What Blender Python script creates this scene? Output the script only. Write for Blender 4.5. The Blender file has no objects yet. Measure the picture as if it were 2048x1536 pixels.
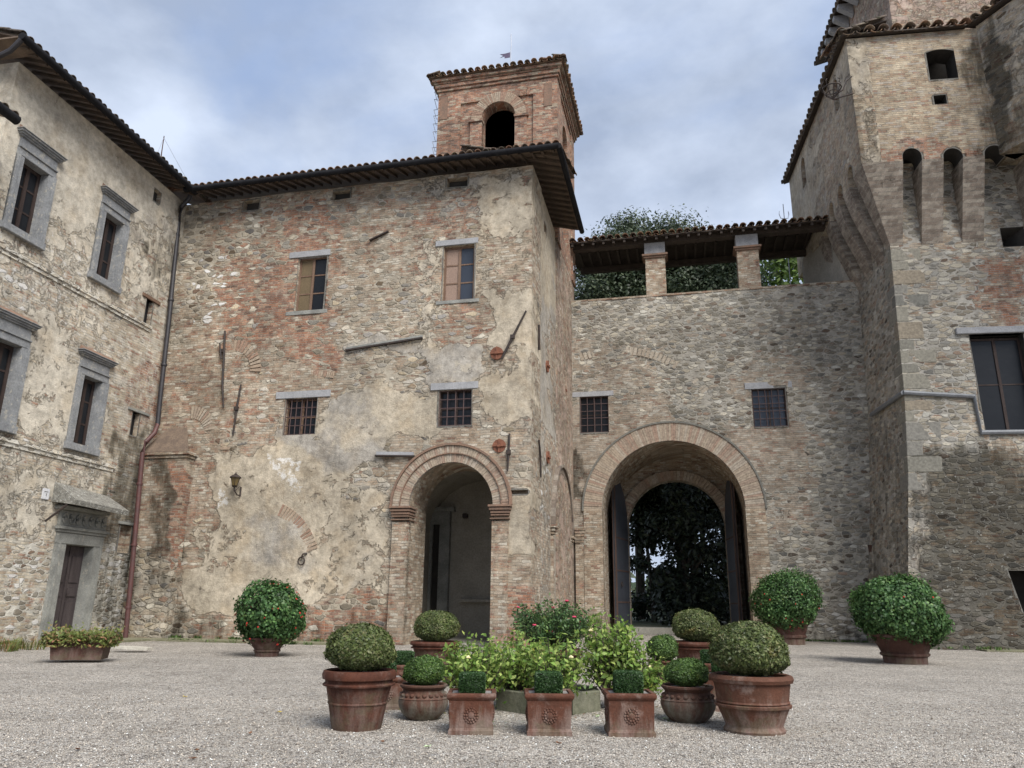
import bpy, bmesh, math, random
import numpy as np
from mathutils import Matrix, Vector
random.seed(7); rng = np.random.default_rng(11)
SC = bpy.context.scene; COL = SC.collection
# ---------------------------------------------------------------- camera, world, sun, exposure
FPX, CH, CX, CY = 1530.0, 1.6, 1024.0, 768.0
PITCH = math.atan(437/FPX); ROLL = 0.0121
cam = bpy.data.cameras.new('camera'); cam.sensor_width = 36; cam.lens = 36*FPX/2048; cam.clip_end = 3000
camo = bpy.data.objects.new('camera', cam); COL.objects.link(camo)
camo.matrix_world = Matrix.Translation((0,0,CH)) @ Matrix.Rotation(math.pi/2+PITCH,4,'X') @ Matrix.Rotation(ROLL,4,'Z')
SC.camera = camo
SC.view_settings.view_transform = 'Standard'; SC.view_settings.look = 'None'
SC.view_settings.exposure = 1.25; SC.view_settings.gamma = 1.0
SUN_EL, SUN_AZ = math.radians(48), math.radians(150)      # azimuth clockwise from +Y: behind the camera
w = bpy.data.worlds.new('World'); SC.world = w; w.use_nodes = True
wn = w.node_tree; wn.nodes.clear()
def wnode(t, **k):
    n = wn.nodes.new(t)
    for a, b in k.items(): setattr(n, a, b)
    return n
wo = wnode('ShaderNodeOutputWorld'); bg = wnode('ShaderNodeBackground'); bg.inputs[1].default_value = 0.1
sky = wnode('ShaderNodeTexSky', sky_type='NISHITA', sun_disc=False, sun_elevation=SUN_EL, sun_rotation=SUN_AZ)
tc = wnode('ShaderNodeTexCoord'); mp = wnode('ShaderNodeMapping'); mp.inputs['Scale'].default_value = (1.6,1.6,2.6)
mp.inputs['Rotation'].default_value = (0,0.35,0.3)
n1 = wnode('ShaderNodeTexNoise'); n1.inputs['Scale'].default_value = 1.25; n1.inputs['Detail'].default_value = 7; n1.inputs['Roughness'].default_value = .52; n1.inputs['Distortion'].default_value = .5
n2 = wnode('ShaderNodeTexNoise'); n2.inputs['Scale'].default_value = 2.6; n2.inputs['Detail'].default_value = 6; n2.inputs['Roughness'].default_value = .55
r1 = wnode('ShaderNodeMapRange'); r1.inputs[1].default_value = .27; r1.inputs[2].default_value = .56; r1.interpolation_type = 'SMOOTHSTEP'
r2 = wnode('ShaderNodeValToRGB'); r2.color_ramp.elements[0].position = .32; r2.color_ramp.elements[0].color = (1.75,2.08,2.72,1)
r2.color_ramp.elements[1].position = .68; r2.color_ramp.elements[1].color = (3.2,3.62,4.4,1)
skm = wnode('ShaderNodeMix', data_type='RGBA', blend_type='MIX'); skm.inputs[0].default_value = .8; skm.inputs[7].default_value = (1.6,2.12,3.25,1)
mx = wnode('ShaderNodeMix', data_type='RGBA')
L = wn.links.new
L(tc.outputs['Generated'], mp.inputs[0]); L(mp.outputs[0], n1.inputs[0]); L(mp.outputs[0], n2.inputs[0])
L(n1.outputs[0], r1.inputs[0]); L(n2.outputs[0], r2.inputs[0])
L(sky.outputs[0], skm.inputs[6]); L(skm.outputs[2], mx.inputs[6]); L(r1.outputs[0], mx.inputs[0]); L(r2.outputs[0], mx.inputs[7])
L(mx.outputs[2], bg.inputs[0]); L(bg.outputs[0], wo.inputs[0])
sl = bpy.data.lights.new('sun', 'SUN'); sl.energy = 2.3; sl.angle = math.radians(36); sl.color = (1,.965,.92)
so = bpy.data.objects.new('sun', sl); COL.objects.link(so)
sd = Vector((math.sin(SUN_AZ)*math.cos(SUN_EL), math.cos(SUN_AZ)*math.cos(SUN_EL), math.sin(SUN_EL)))
so.rotation_euler = sd.to_track_quat('Z','Y').to_euler(); so.location = sd*60

# ---------------------------------------------------------------- survey helpers (photo pixel -> metre on a wall or the ground)
cF = np.array([0,math.cos(PITCH),math.sin(PITCH)]); u0 = np.array([0,-math.sin(PITCH),math.cos(PITCH)]); r0 = np.array([1.,0,0])
cR = math.cos(ROLL)*r0+math.sin(ROLL)*u0; cU = -math.sin(ROLL)*r0+math.cos(ROLL)*u0; cC = np.array([0,0,CH])
def ray(x, y): return cF+(x-CX)/FPX*cR-(y-CY)/FPX*cU
def gp(x, y, z=0):
    d = ray(x, y); return cC+(z-CH)/d[2]*d
def proj(P):
    v = P-cC; z = v@cF; z = np.maximum(z, .1); return CX+FPX*(v@cR)/z, CY-FPX*(v@cU)/z
def mpp(P): return float((np.array(P)-cC)@cF)/FPX            # metres per photo pixel at P
class Fr:                                                     # wall frame: X along the wall, Y into the wall, Z up
    def __init__(s, o, ang):
        s.o = np.array([o[0],o[1],0.]); a = math.radians(ang); s.a = a
        s.u = np.array([math.cos(a),math.sin(a),0]); s.v = np.array([-math.sin(a),math.cos(a),0])
        s.m = Matrix.Translation(Vector(s.o)) @ Matrix.Rotation(a,4,'Z')
    def px(s, x, y, d=0):
        q = ray(x, y); t = ((s.o-cC)@s.v+d)/(q@s.v); P = cC+t*q-s.o
        return float(P@s.u), float(P[2])
    def pxs(s, x, y, xx):                                     # hit the plane local X = xx -> (Y, Z)
        q = ray(x, y); t = ((s.o-cC)@s.u+xx)/(q@s.u); P = cC+t*q-s.o
        return float(P@s.v), float(P[2])
    def w(s, x, y, z): return s.o+x*s.u+y*s.v+np.array([0,0,z])
WORLD = Fr((0,0),0)
FA = Fr(gp(1061,1297), -13)                 # main facade, X = 0 at its right corner
FX0 = -17.05
SI = Fr(FA.o, 78)                           # side wall of the main block
LW = Fr(FA.w(FX0,0,0), 90-10.4)             # left wing, X = 0 at the inner corner
GY = 11.57
GA = Fr(FA.w(0,GY,0), -13)                  # gate wall
TW = Fr(gp(1817,1298), -8)                  # corner tower

# ---------------------------------------------------------------- objects
def link(o): COL.objects.link(o); return o
def tag(o, label=None, cat=None, group=None, kind=None):
    if label: o['label'] = label
    if cat: o['category'] = cat
    if group: o['group'] = group
    if kind: o['kind'] = kind
    return o
def empty(name, m, label, cat, group=None):
    o = bpy.data.objects.new(name, None); o.empty_display_size = .3; link(o); o.matrix_world = m
    o['_m'] = 0; del o['_m']
    MW[o.name] = m.copy()
    return tag(o, label, cat, group)
MW = {}
def put(o, m, parent=None):
    link(o)
    if parent is not None:
        o.parent = parent; pi = MW[parent.name].inverted(); o.matrix_local = pi @ m
    else: o.matrix_world = m
    MW[o.name] = m.copy(); return o
def copy_tree(o, m, parent=None):
    c = o.copy(); put(c, m, parent)
    for ch in list(o.children): copy_tree(ch, m @ (MW[o.name].inverted() @ MW[ch.name]), c)
    return c
class MB:
    def __init__(s): s.v = []; s.f = []; s.mi = []
    def add(s, v, f, mi=0):
        b = len(s.v); s.v += [tuple(map(float,p)) for p in v]; s.f += [tuple(b+i for i in q) for q in f]; s.mi += [mi]*len(f); return s
    def box(s, x0, x1, y0, y1, z0, z1, mi=0, bev=0):
        if bev <= 0 or min(abs(x1-x0),abs(y1-y0),abs(z1-z0)) < 2.5*bev:
            return s.add([(x,y,z) for z in (z0,z1) for y in (y0,y1) for x in (x0,x1)],
                         [(0,2,3,1),(4,5,7,6),(0,1,5,4),(2,6,7,3),(0,4,6,2),(1,3,7,5)], mi)
        b = bmesh.new(); bmesh.ops.create_cube(b, size=1)
        for v in b.verts: v.co = Vector(((x0+x1)/2+v.co.x*(x1-x0), (y0+y1)/2+v.co.y*(y1-y0), (z0+z1)/2+v.co.z*(z1-z0)))
        bmesh.ops.bevel(b, geom=b.edges[:], offset=bev, segments=2, affect='EDGES')
        s.add([v.co[:] for v in b.verts], [[v.index for v in f.verts] for f in (b.verts.index_update() or b.faces)], mi); b.free(); return s
    def hexa(s, p, mi=0):                                     # 8 corners ordered like box()
        return s.add(p, [(0,2,3,1),(4,5,7,6),(0,1,5,4),(2,6,7,3),(0,4,6,2),(1,3,7,5)], mi)
    def prism(s, pts, y0, y1, mi=0, axis='y'):                # polygon (a,b) extruded
        n = len(pts)
        if axis == 'y': A = [(a,y0,b) for a,b in pts]+[(a,y1,b) for a,b in pts]
        elif axis == 'x': A = [(y0,a,b) for a,b in pts]+[(y1,a,b) for a,b in pts]
        else: A = [(a,b,y0) for a,b in pts]+[(a,b,y1) for a,b in pts]
        F_ = [tuple(range(n)), tuple(range(2*n-1,n-1,-1))]+[(i,i+n,(i+1)%n+n,(i+1)%n) for i in range(n)]
        return s.add(A, F_, mi)
    def tube(s, pts, r, n=8, mi=0, cap=True):
        pts = [np.array(p,float) for p in pts]; rs = r if isinstance(r,(list,tuple)) else [r]*len(pts); V=[]; Fc=[]
        for i,p in enumerate(pts):
            t = pts[min(i+1,len(pts)-1)]-pts[max(i-1,0)]; t = t/(np.linalg.norm(t)+1e-9)
            a = np.cross(t,[0,0,1.]);
            if np.linalg.norm(a) < .1: a = np.cross(t,[1.,0,0])
            a /= np.linalg.norm(a); b = np.cross(t,a)
            for k in range(n):
                q = 2*math.pi*k/n; V.append(p+rs[i]*(math.cos(q)*a+math.sin(q)*b))
        for i in range(len(pts)-1):
            for k in range(n): Fc.append((i*n+k,i*n+(k+1)%n,(i+1)*n+(k+1)%n,(i+1)*n+k))
        if cap: Fc += [tuple(range(n))[::-1], tuple(range((len(pts)-1)*n,len(pts)*n))]
        return s.add(V,Fc,mi)
    def lathe(s, prof, n=32, mi=0, c=(0,0,0), wob=0):
        V=[]; Fc=[]
        for i,(r,z) in enumerate(prof):
            for k in range(n):
                q=2*math.pi*k/n; rr = r*(1+wob*math.sin(3*q+i)); V.append((c[0]+rr*math.cos(q),c[1]+rr*math.sin(q),c[2]+z))
        for i in range(len(prof)-1):
            for k in range(n): Fc.append((i*n+k,i*n+(k+1)%n,(i+1)*n+(k+1)%n,(i+1)*n+k))
        return s.add(V,Fc,mi)
    def sphere(s, c, r, n=12, m=8, mi=0):
        rr = r if isinstance(r,(tuple,list)) else (r,r,r)
        V=[]; Fc=[]
        for i in range(m+1):
            t = math.pi*i/m
            for k in range(n):
                q=2*math.pi*k/n; V.append((c[0]+rr[0]*math.sin(t)*math.cos(q),c[1]+rr[1]*math.sin(t)*math.sin(q),c[2]+rr[2]*math.cos(t)))
        for i in range(m):
            for k in range(n): Fc.append((i*n+k,(i+1)*n+k,(i+1)*n+(k+1)%n,i*n+(k+1)%n))
        return s.add(V,Fc,mi)
    def ring(s, cx, cz, ri, ro, y0, y1, a0=0, a1=math.pi, n=24, mi=0, gap=0, jit=0):   # arch ring in XZ, front y0 to y1; gap>0 splits voussoirs
        for i in range(n):
            t0 = a0+(a1-a0)*(i+gap/2)/n; t1 = a0+(a1-a0)*(i+1-gap/2)/n; j = random.uniform(-jit,jit) if jit else 0
            P = lambda r,t,y: (cx+r*math.cos(t), y, cz+r*math.sin(t))
            s.hexa([P(ri,t0,y0+j),P(ro,t0,y0+j),P(ri,t0,y1),P(ro,t0,y1),P(ri,t1,y0+j),P(ro,t1,y0+j),P(ri,t1,y1),P(ro,t1,y1)],mi)
        return s
    def build(s, name, mat, parent=None, m=None, smooth=False, recalc=True, fr=None):
        me = bpy.data.meshes.new(name); me.from_pydata(s.v, [], s.f)
        mats = mat if isinstance(mat,(list,tuple)) else [mat]
        for k in mats: me.materials.append(k)
        if len(mats) > 1: me.polygons.foreach_set('material_index', s.mi)
        if smooth: me.polygons.foreach_set('use_smooth', [True]*len(s.f))
        me.update(); me.validate()
        if recalc:
            b = bmesh.new(); b.from_mesh(me); bmesh.ops.recalc_face_normals(b, faces=b.faces); b.to_mesh(me); b.free()
        if smooth and smooth != 'all':
            try: me.set_sharp_from_angle(angle=math.radians(40))
            except Exception: pass
        o = bpy.data.objects.new(name, me)
        if m is None: m = fr.m if fr is not None else (MW[parent.name] if parent is not None else Matrix())
        return put(o, m, parent)

# ---------------------------------------------------------------- materials
class NT:
    def __init__(s, name):
        s.mat = bpy.data.materials.new(name); s.mat.use_nodes = True; s.t = s.mat.node_tree; s.t.nodes.clear()
        s.out = s.n('ShaderNodeOutputMaterial'); s.b = s.n('ShaderNodeBsdfPrincipled'); s.l(s.b.outputs[0], s.out.inputs[0])
    def n(s, t, **k):
        q = s.t.nodes.new(t)
        for a,b in k.items(): setattr(q,a,b)
        return q
    def l(s, a, b): s.t.links.new(a,b)
    def set(s, inp, v):
        if isinstance(v, bpy.types.NodeSocket): s.l(v, inp)
        elif v is not None:
            if isinstance(v,(tuple,list)) and len(v) == 3 and inp.type == 'RGBA': v = (*v,1)
            inp.default_value = v
    def math(s, op, a, b=0, c=None, clamp=False):
        q = s.n('ShaderNodeMath', operation=op, use_clamp=clamp); s.set(q.inputs[0],a); s.set(q.inputs[1],b)
        if c is not None: s.set(q.inputs[2],c)
        return q.outputs[0]
    def mix(s, f, a, b, mode='MIX'):
        q = s.n('ShaderNodeMix', data_type='RGBA', blend_type=mode); s.set(q.inputs[0],f); s.set(q.inputs[6],a); s.set(q.inputs[7],b); return q.outputs[2]
    def mixf(s, f, a, b):
        q = s.n('ShaderNodeMix', data_type='FLOAT'); s.set(q.inputs[0],f); s.set(q.inputs[2],a); s.set(q.inputs[3],b); return q.outputs[0]
    def noise(s, v, sc, det=4, rough=.55, dist=0, col=False):
        q = s.n('ShaderNodeTexNoise'); s.set(q.inputs['Vector'],v); q.inputs['Scale'].default_value=sc; q.inputs['Detail'].default_value=det
        q.inputs['Roughness'].default_value=rough; q.inputs['Distortion'].default_value=dist; return q.outputs[1 if col else 0]
    def vor(s, v, sc=1, feat='F1', rnd=1):
        q = s.n('ShaderNodeTexVoronoi', feature=feat); s.set(q.inputs['Vector'],v); q.inputs['Scale'].default_value=sc; q.inputs['Randomness'].default_value=rnd; return q
    def ramp(s, f, stops, interp='LINEAR'):
        q = s.n('ShaderNodeValToRGB'); s.l(f,q.inputs[0]); cr=q.color_ramp; cr.interpolation=interp
        while len(cr.elements) < len(stops): cr.elements.new(.5)
        for e,(p_,c) in zip(cr.elements, stops): e.position=p_; e.color=(*c,1)
        return q.outputs[0]
    def rng(s, v, a, b, c=0, d=1, smooth=True):
        q = s.n('ShaderNodeMapRange', interpolation_type='SMOOTHSTEP' if smooth else 'LINEAR'); s.set(q.inputs[0],v)
        for i,x in enumerate((a,b,c,d)): s.set(q.inputs[i+1],x)
        return q.outputs[0]
    def vm(s, op, a, b):
        q = s.n('ShaderNodeVectorMath', operation=op); s.set(q.inputs[0],a); s.set(q.inputs[1],b); return q.outputs[0]
    def coord(s): return s.n('ShaderNodeTexCoord').outputs['Object']
    def attr(s, name):
        q = s.n('ShaderNodeAttribute', attribute_name=name); x = s.n('ShaderNodeSeparateColor'); s.l(q.outputs['Color'],x.inputs[0]); return x.outputs
    def bump(s, h, dist, strength=1):
        q = s.n('ShaderNodeBump'); q.inputs['Distance'].default_value=dist; q.inputs['Strength'].default_value=strength; s.l(h,q.inputs['Height']); s.l(q.outputs[0], s.b.inputs['Normal'])
    def fin(s, col, rough=.9, spec=.25):
        s.set(s.b.inputs['Base Color'],col); s.set(s.b.inputs['Roughness'],rough); s.b.inputs['Specular IOR Level'].default_value=spec; return s.mat

def masonry(name, attrs=True, brick=.5, plaster=0., dark=0., red=.3, white=0., grey=.3, sx=2.4, sz=5.0, bw=.34, bh=.105, stones=None, mort=(.40,.34,.25), bricks=None, tan=(.45,.39,.30), bumpd=.065):
    T = NT(name); P = T.coord()
    if attrs:
        A = T.attr('mA'); B = T.attr('mB'); vb,vp,vd = A[0],A[1],A[2]; vr,vw,vg = B[0],B[1],B[2]
    else: vb,vp,vd,vr,vw,vg = [T.math('ADD',x,0) for x in (brick,plaster,dark,red,white,grey)]
    big = T.noise(P,.55,4,.6); med = T.noise(P,2.3,4,.6); fine = T.noise(P,22,4,.65); nc = T.noise(P,2.2,3,.5,col=True); nc2 = T.noise(P,9,2,.5,col=True)
    dis = T.vm('ADD', T.vm('MULTIPLY',T.vm('SUBTRACT',nc,(.5,.5,.5)),(.16,.16,.10)), T.vm('MULTIPLY',T.vm('SUBTRACT',nc2,(.5,.5,.5)),(.05,.05,.05)))
    Pd = T.vm('ADD',P,dis)
    # rubble
    rv = T.vm('MULTIPLY',Pd,(sx,sx,sz)); v1 = T.vor(rv,1,'F1',.95); v2 = T.vor(rv,1,'DISTANCE_TO_EDGE',.95)
    sc = T.n('ShaderNodeSeparateColor'); T.l(v1.outputs['Color'],sc.inputs[0])
    st = stones or [(.0,(.36,.31,.235)),(.16,(.43,.38,.30)),(.32,(.30,.255,.19)),(.45,(.38,.345,.29)),(.58,(.47,.43,.35)),(.70,(.27,.25,.225)),(.80,(.40,.33,.23)),(.88,(.20,.15,.10)),(.95,(.26,.175,.125))]
    scol = T.ramp(sc.outputs[0], st, 'CONSTANT')
    scol = T.mix(1, scol, T.rng(sc.outputs[1],0,1,.56,1.32), 'MULTIPLY'); scol = T.mix(1, scol, T.rng(fine,.3,.7,.78,1.15),'MULTIPLY')
    edge = T.math('ADD', v2.outputs[0], T.math('MULTIPLY',T.math('SUBTRACT',T.noise(P,13,4,.65),.5),.16)); rnd_ = T.math('ADD',v1.outputs['Distance'],T.math('MULTIPLY',T.math('SUBTRACT',T.noise(P,11,3,.6),.5),.22)); me_ = T.math('MULTIPLY',T.rng(edge,.03,.13),T.rng(rnd_,.56,.70,1,0))
    mcol = T.mix(1, T.mix(vg, mort, (.36,.335,.29)), T.rng(med,.3,.7,.8,1.15),'MULTIPLY')
    joint = T.math('MULTIPLY',T.math('MULTIPLY',T.rng(me_,.05,.35),T.rng(me_,.4,.75,1,0)),T.rng(T.noise(P,3.3,5,.7),.42,.6,0,.75)); scol = T.mix(T.math('MULTIPLY',T.rng(vw,.25,.35),T.rng(sc.outputs[1],.74,.76)),scol,(.62,.60,.57)); rub = T.mix(joint, T.mix(me_, mcol, scol), (.07,.058,.045)); rh = T.math('ADD', T.math('MULTIPLY',me_,.55), T.math('MULTIPLY',sc.outputs[2],.3))
    # brick courses
    sp = T.n('ShaderNodeSeparateXYZ'); T.l(Pd,sp.inputs[0]); cb = T.n('ShaderNodeCombineXYZ'); T.l(T.math('ADD',sp.outputs[0],sp.outputs[1]),cb.inputs[0]); T.l(sp.outputs[2],cb.inputs[1])
    bt = T.n('ShaderNodeTexBrick'); T.l(cb.outputs[0],bt.inputs['Vector']); bt.inputs['Color1'].default_value=(0,0,0,1); bt.inputs['Color2'].default_value=(1,1,1,1); bt.inputs['Mortar'].default_value=(.5,.5,.5,1)
    for k,x in (('Scale',1),('Mortar Size',.012),('Mortar Smooth',.5),('Brick Width',bw),('Row Height',bh),('Bias',0)): bt.inputs[k].default_value=x
    bs = T.n('ShaderNodeSeparateColor'); T.l(bt.outputs[0],bs.inputs[0])
    pale = T.ramp(bs.outputs[0], bricks or [(0,(.34,.265,.19)),(.25,(.41,.34,.26)),(.45,(.30,.225,.16)),(.62,(.37,.31,.235)),(.8,(.47,.42,.34)),(.93,(.25,.16,.115))],'CONSTANT')
    redc = T.ramp(bs.outputs[0], [(0,(.32,.165,.105)),(.2,(.25,.13,.088)),(.4,(.36,.215,.145)),(.6,(.25,.15,.11)),(.78,(.35,.28,.205)),(.92,(.16,.105,.08))],'CONSTANT')
    rm = T.rng(T.math('ADD',vr,T.math('MULTIPLY',T.math('SUBTRACT',med,.5),1.1)),.38,.62)
    bc = T.mix(rm,pale,redc); bc = T.mix(1,bc,T.rng(fine,.3,.7,.8,1.15),'MULTIPLY')
    mf = T.rng(T.math('ADD',bt.outputs[1],T.math('MULTIPLY',T.math('SUBTRACT',fine,.45),.8)),.3,.8)
    brk = T.mix(mf,bc,T.mix(.15,mcol,bc)); brk = T.mix(T.math('MULTIPLY',T.rng(bt.outputs[1],.75,1),T.rng(T.noise(P,4.1,5,.7),.46,.62,0,.65)),brk,(.09,.07,.055)); bhgt = T.math('ADD',T.math('MULTIPLY',T.math('SUBTRACT',1,mf),.4),T.math('MULTIPLY',bs.outputs[0],.3)); brk = T.mix(1,brk,T.rng(T.noise(cb.outputs[0],3.1,3,.6),.3,.7,.75,1.18),'MULTIPLY')
    # blending by region
    bm = T.rng(T.math('SUBTRACT', T.math('ADD',vb,T.math('MULTIPLY',T.math('SUBTRACT',big,.5),.5)), sc.outputs[2]),-.03,.03)
    base = T.mix(bm,rub,brk); h = T.mixf(bm,rh,bhgt)
    # lime smears over the joints
    sm = T.rng(T.math('ADD',T.noise(P,1.7,6,.7),T.math('MULTIPLY',vp,.2)),.55,.68); base = T.mix(T.math('MULTIPLY',sm,.6),base,mcol)
    # plaster coat
    pn = T.noise(P,1.7,9,.72,.5); pm = T.rng(T.math('ADD',vp,T.math('MULTIPLY',T.math('SUBTRACT',pn,.5),1.45)),.48,.54)
    pc = T.mix(T.rng(T.math('ADD',vg,T.math('MULTIPLY',T.math('SUBTRACT',T.noise(P,.8,5,.6),.5),1.5)),.3,.75), tan, (.36,.33,.285))
    pc = T.mix(T.rng(T.noise(P,.7,6,.65),.45,.65,0,.6),pc,T.mix(1,pc,(.80,.73,.64),'MULTIPLY')); pc = T.mix(1,pc,T.rng(T.noise(P,3.1,8,.75),.3,.7,.66,1.22),'MULTIPLY'); pc = T.mix(T.rng(T.noise(P,1.6,6,.7),.56,.62,0,.55),pc,(.50,.44,.34))
    prim = T.rng(T.math('ADD',vp,T.math('MULTIPLY',T.math('SUBTRACT',pn,.5),1.45)),.42,.49); lip = T.math('MULTIPLY',T.math('SUBTRACT',prim,pm),T.rng(big,.4,.6,.0,.35)); base = T.mix(lip,base,(.11,.09,.07))  # lip: dark line along plaster edges, caught dirt plus painted relief shadow
    col = T.mix(pm,base,pc); h = T.mixf(pm,h,T.math('ADD',1.0,T.math('MULTIPLY',T.noise(P,6,6,.7),.5)))
    # cracks in plaster
    ck = T.vor(T.vm('ADD',P,T.vm('MULTIPLY',T.noise(P,1.5,5,.7,col=True),(1.4,1.4,1.4))),.45,'DISTANCE_TO_EDGE'); ckm = T.rng(ck.outputs[0],.002,.009,1,0); ckm = T.math('MULTIPLY',ckm,T.rng(T.noise(P,.9,3,.5),.62,.68))
    col = T.mix(T.math('MULTIPLY',ckm,.6),col,(.10,.085,.065)); h = T.math('SUBTRACT',h,T.math('MULTIPLY',ckm,.6))
    # whitewash remnants
    wm = T.rng(T.math('ADD',vw,T.math('MULTIPLY',T.math('SUBTRACT',T.noise(P,3.4,8,.75),.5),2.0)),.62,.72); col = T.mix(wm,col,(.60,.575,.53))
    # weather stains: vertical runs
    stv = T.noise(T.vm('MULTIPLY',P,(1.6,1.6,.35)),1.3,7,.7)
    dm = T.rng(T.math('ADD',T.math('MULTIPLY',vd,1.35),T.math('MULTIPLY',T.math('SUBTRACT',stv,.5),1.5)),.35,.85); col = T.mix(T.math('MULTIPLY',dm,.85),col,T.mix(1,col,(.17,.165,.148),'MULTIPLY'))
    lich = T.rng(T.noise(P,7,5,.75),.60,.66); col = T.mix(T.math('MULTIPLY',T.math('MULTIPLY',lich,dm),.5),col,(.42,.42,.38))
    col = T.mix(1,col,T.rng(T.noise(P,.3,5,.65),.3,.7,.74,1.16),'MULTIPLY'); col = T.mix(1,col,T.rng(T.noise(P,48,3,.7),.25,.75,.86,1.12),'MULTIPLY')
    T.bump(T.math('ADD',h,T.math('MULTIPLY',fine,.35)),bumpd,1); return T.fin(col,.93,.2)
def simple(name, c1, c2, sc=3, rough=.8, bump=.01, bsc=30, spec=.3, stretch=(1,1,1), metal=0, spots=None):
    T = NT(name); P = T.coord(); Ps = T.vm('MULTIPLY',P,stretch)
    col = T.mix(T.rng(T.noise(Ps,sc,7,.68),.32,.68),c1,c2); col = T.mix(1,col,T.rng(T.noise(P,bsc,4,.7),.3,.7,.82,1.14),'MULTIPLY')
    if spots: col = T.mix(T.rng(T.noise(P,sc*2.3,6,.75),spots[1],spots[1]+.08),col,spots[0])
    T.bump(T.noise(Ps,bsc,4,.6),bump); T.b.inputs['Metallic'].default_value = metal; return T.fin(col,rough,spec)
M = {}
M['facade'] = masonry('facade_masonry')
M['left'] = masonry('wing_masonry', bricks=[(0,(.44,.375,.28)),(.25,(.52,.46,.36)),(.45,(.38,.30,.22)),(.62,(.56,.51,.42)),(.8,(.48,.41,.31)),(.93,(.33,.215,.155))], stones=[(0,(.44,.39,.31)),(.2,(.52,.47,.38)),(.4,(.38,.33,.26)),(.6,(.48,.44,.36)),(.8,(.34,.30,.24)),(.93,(.25,.18,.13))], sx=3.0, sz=6.4, tan=(.56,.51,.42), mort=(.58,.55,.48))
GST=[(.0,(.34,.305,.24)),(.18,(.39,.355,.285)),(.36,(.295,.26,.20)),(.50,(.345,.32,.265)),(.64,(.39,.37,.32)),(.76,(.23,.22,.195)),(.86,(.29,.25,.19)),(.92,(.16,.13,.10)),(.97,(.24,.175,.13))]
M['gate'] = masonry('gate_wall_rubble', sx=2.7, sz=6.2, mort=(.35,.32,.265), stones=GST, bricks=[(0,(.31,.25,.19)),(.25,(.36,.305,.24)),(.45,(.29,.23,.17)),(.62,(.34,.285,.225)),(.8,(.38,.34,.28)),(.93,(.25,.17,.125))])
M['tower'] = masonry('tower_rubble', sx=2.4, sz=5.6, mort=(.35,.325,.28), stones=GST)
M['tbrick'] = masonry('tower_brick', attrs=True, bricks=[(0,(.37,.29,.20)),(.25,(.43,.36,.26)),(.45,(.34,.25,.17)),(.62,(.41,.335,.24)),(.8,(.38,.33,.27)),(.93,(.31,.20,.14))], mort=(.36,.32,.26))
M['corbel'] = masonry('corbel_brick', attrs=False, brick=1.3, plaster=-.2, red=.0, bricks=[(0,(.25,.205,.165)),(.3,(.31,.265,.215)),(.6,(.22,.18,.145)),(.85,(.34,.295,.24))], mort=(.42,.39,.34), bw=.52, bh=.17, dark=.12)
M['bell'] = masonry('bell_tower_brick', attrs=False, brick=1.05, plaster=-.1, red=.68, grey=.5, dark=.2)
M['belladj'] = masonry('panel_rubble', attrs=False, brick=.55, plaster=.25, red=.5, grey=.7)
M['buttress'] = masonry('buttress_brick', attrs=True)
M['ring'] = masonry('arch_brick', attrs=False, brick=1.3, plaster=-.3, red=.2, bw=.36, bh=.11)
M['jamb'] = masonry('jamb_brick', attrs=False, brick=1.3, plaster=-.2, red=.40, dark=.0)
M['reveal'] = masonry('reveal_brick', attrs=False, brick=1.2, plaster=.1, red=.2)
M['pink'] = masonry('pink_render', attrs=False, brick=.95, plaster=.5, red=.45, grey=.3, tan=(.38,.29,.235))
M['inner'] = simple('inner_plaster',(.34,.31,.26),(.27,.25,.21),1.2,.95,.01,12)
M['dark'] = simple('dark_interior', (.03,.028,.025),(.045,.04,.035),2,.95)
def voussoir_mat(name, c, obj=False):
    T = NT(name); P = T.coord(); g = T.n('ShaderNodeObjectInfo').outputs['Random'] if obj else T.n('ShaderNodeNewGeometry').outputs['Random Per Island']
    col = T.ramp(g,c,'CONSTANT'); col = T.mix(1,col,T.rng(T.noise(P,9,5,.7),.3,.7,.72,1.2),'MULTIPLY'); T.bump(T.noise(P,30,4,.7),.015); return T.fin(col,.92,.2)
M['vous'] = voussoir_mat('voussoir_brick',[(0,(.32,.255,.195)),(.2,(.35,.285,.215)),(.4,(.30,.23,.175)),(.55,(.34,.28,.215)),(.7,(.31,.22,.165)),(.85,(.37,.315,.25))])
M['vousg'] = voussoir_mat('relieving_arch_pale',[(0,(.32,.27,.21)),(.3,(.36,.31,.245)),(.6,(.30,.245,.19)),(.8,(.38,.33,.265))])
M['vousr'] = voussoir_mat('relieving_arch_red',[(0,(.30,.20,.145)),(.3,(.34,.26,.19)),(.6,(.26,.175,.125)),(.8,(.36,.29,.22))])
M['vousd'] = voussoir_mat('voussoir_dark',[(0,(.16,.13,.105)),(.3,(.21,.17,.135)),(.6,(.13,.105,.09)),(.8,(.23,.20,.165))])
M['vousred'] = voussoir_mat('voussoir_red_brick',[(0,(.36,.20,.13)),(.2,(.42,.27,.18)),(.4,(.32,.17,.11)),(.6,(.45,.34,.24)),(.8,(.36,.22,.15))])
M['quoin'] = voussoir_mat('quoin_stone',[(0,(.19,.18,.15)),(.25,(.23,.215,.175)),(.5,(.16,.155,.135)),(.7,(.24,.205,.155)),(.85,(.20,.19,.165))],obj=True)
M['graystone'] = simple('grey_sandstone',(.26,.265,.265),(.18,.185,.19),2.2,.88,.02,14,spots=((.36,.34,.29),.56))
M['graystone2'] = simple('grey_green_sandstone',(.27,.27,.245),(.18,.18,.165),1.6,.88,.012,18,spots=((.33,.31,.26),.58))
M['lintel'] = simple('lintel_stone',(.33,.33,.335),(.26,.26,.265),2,.85,.006,18)
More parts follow.
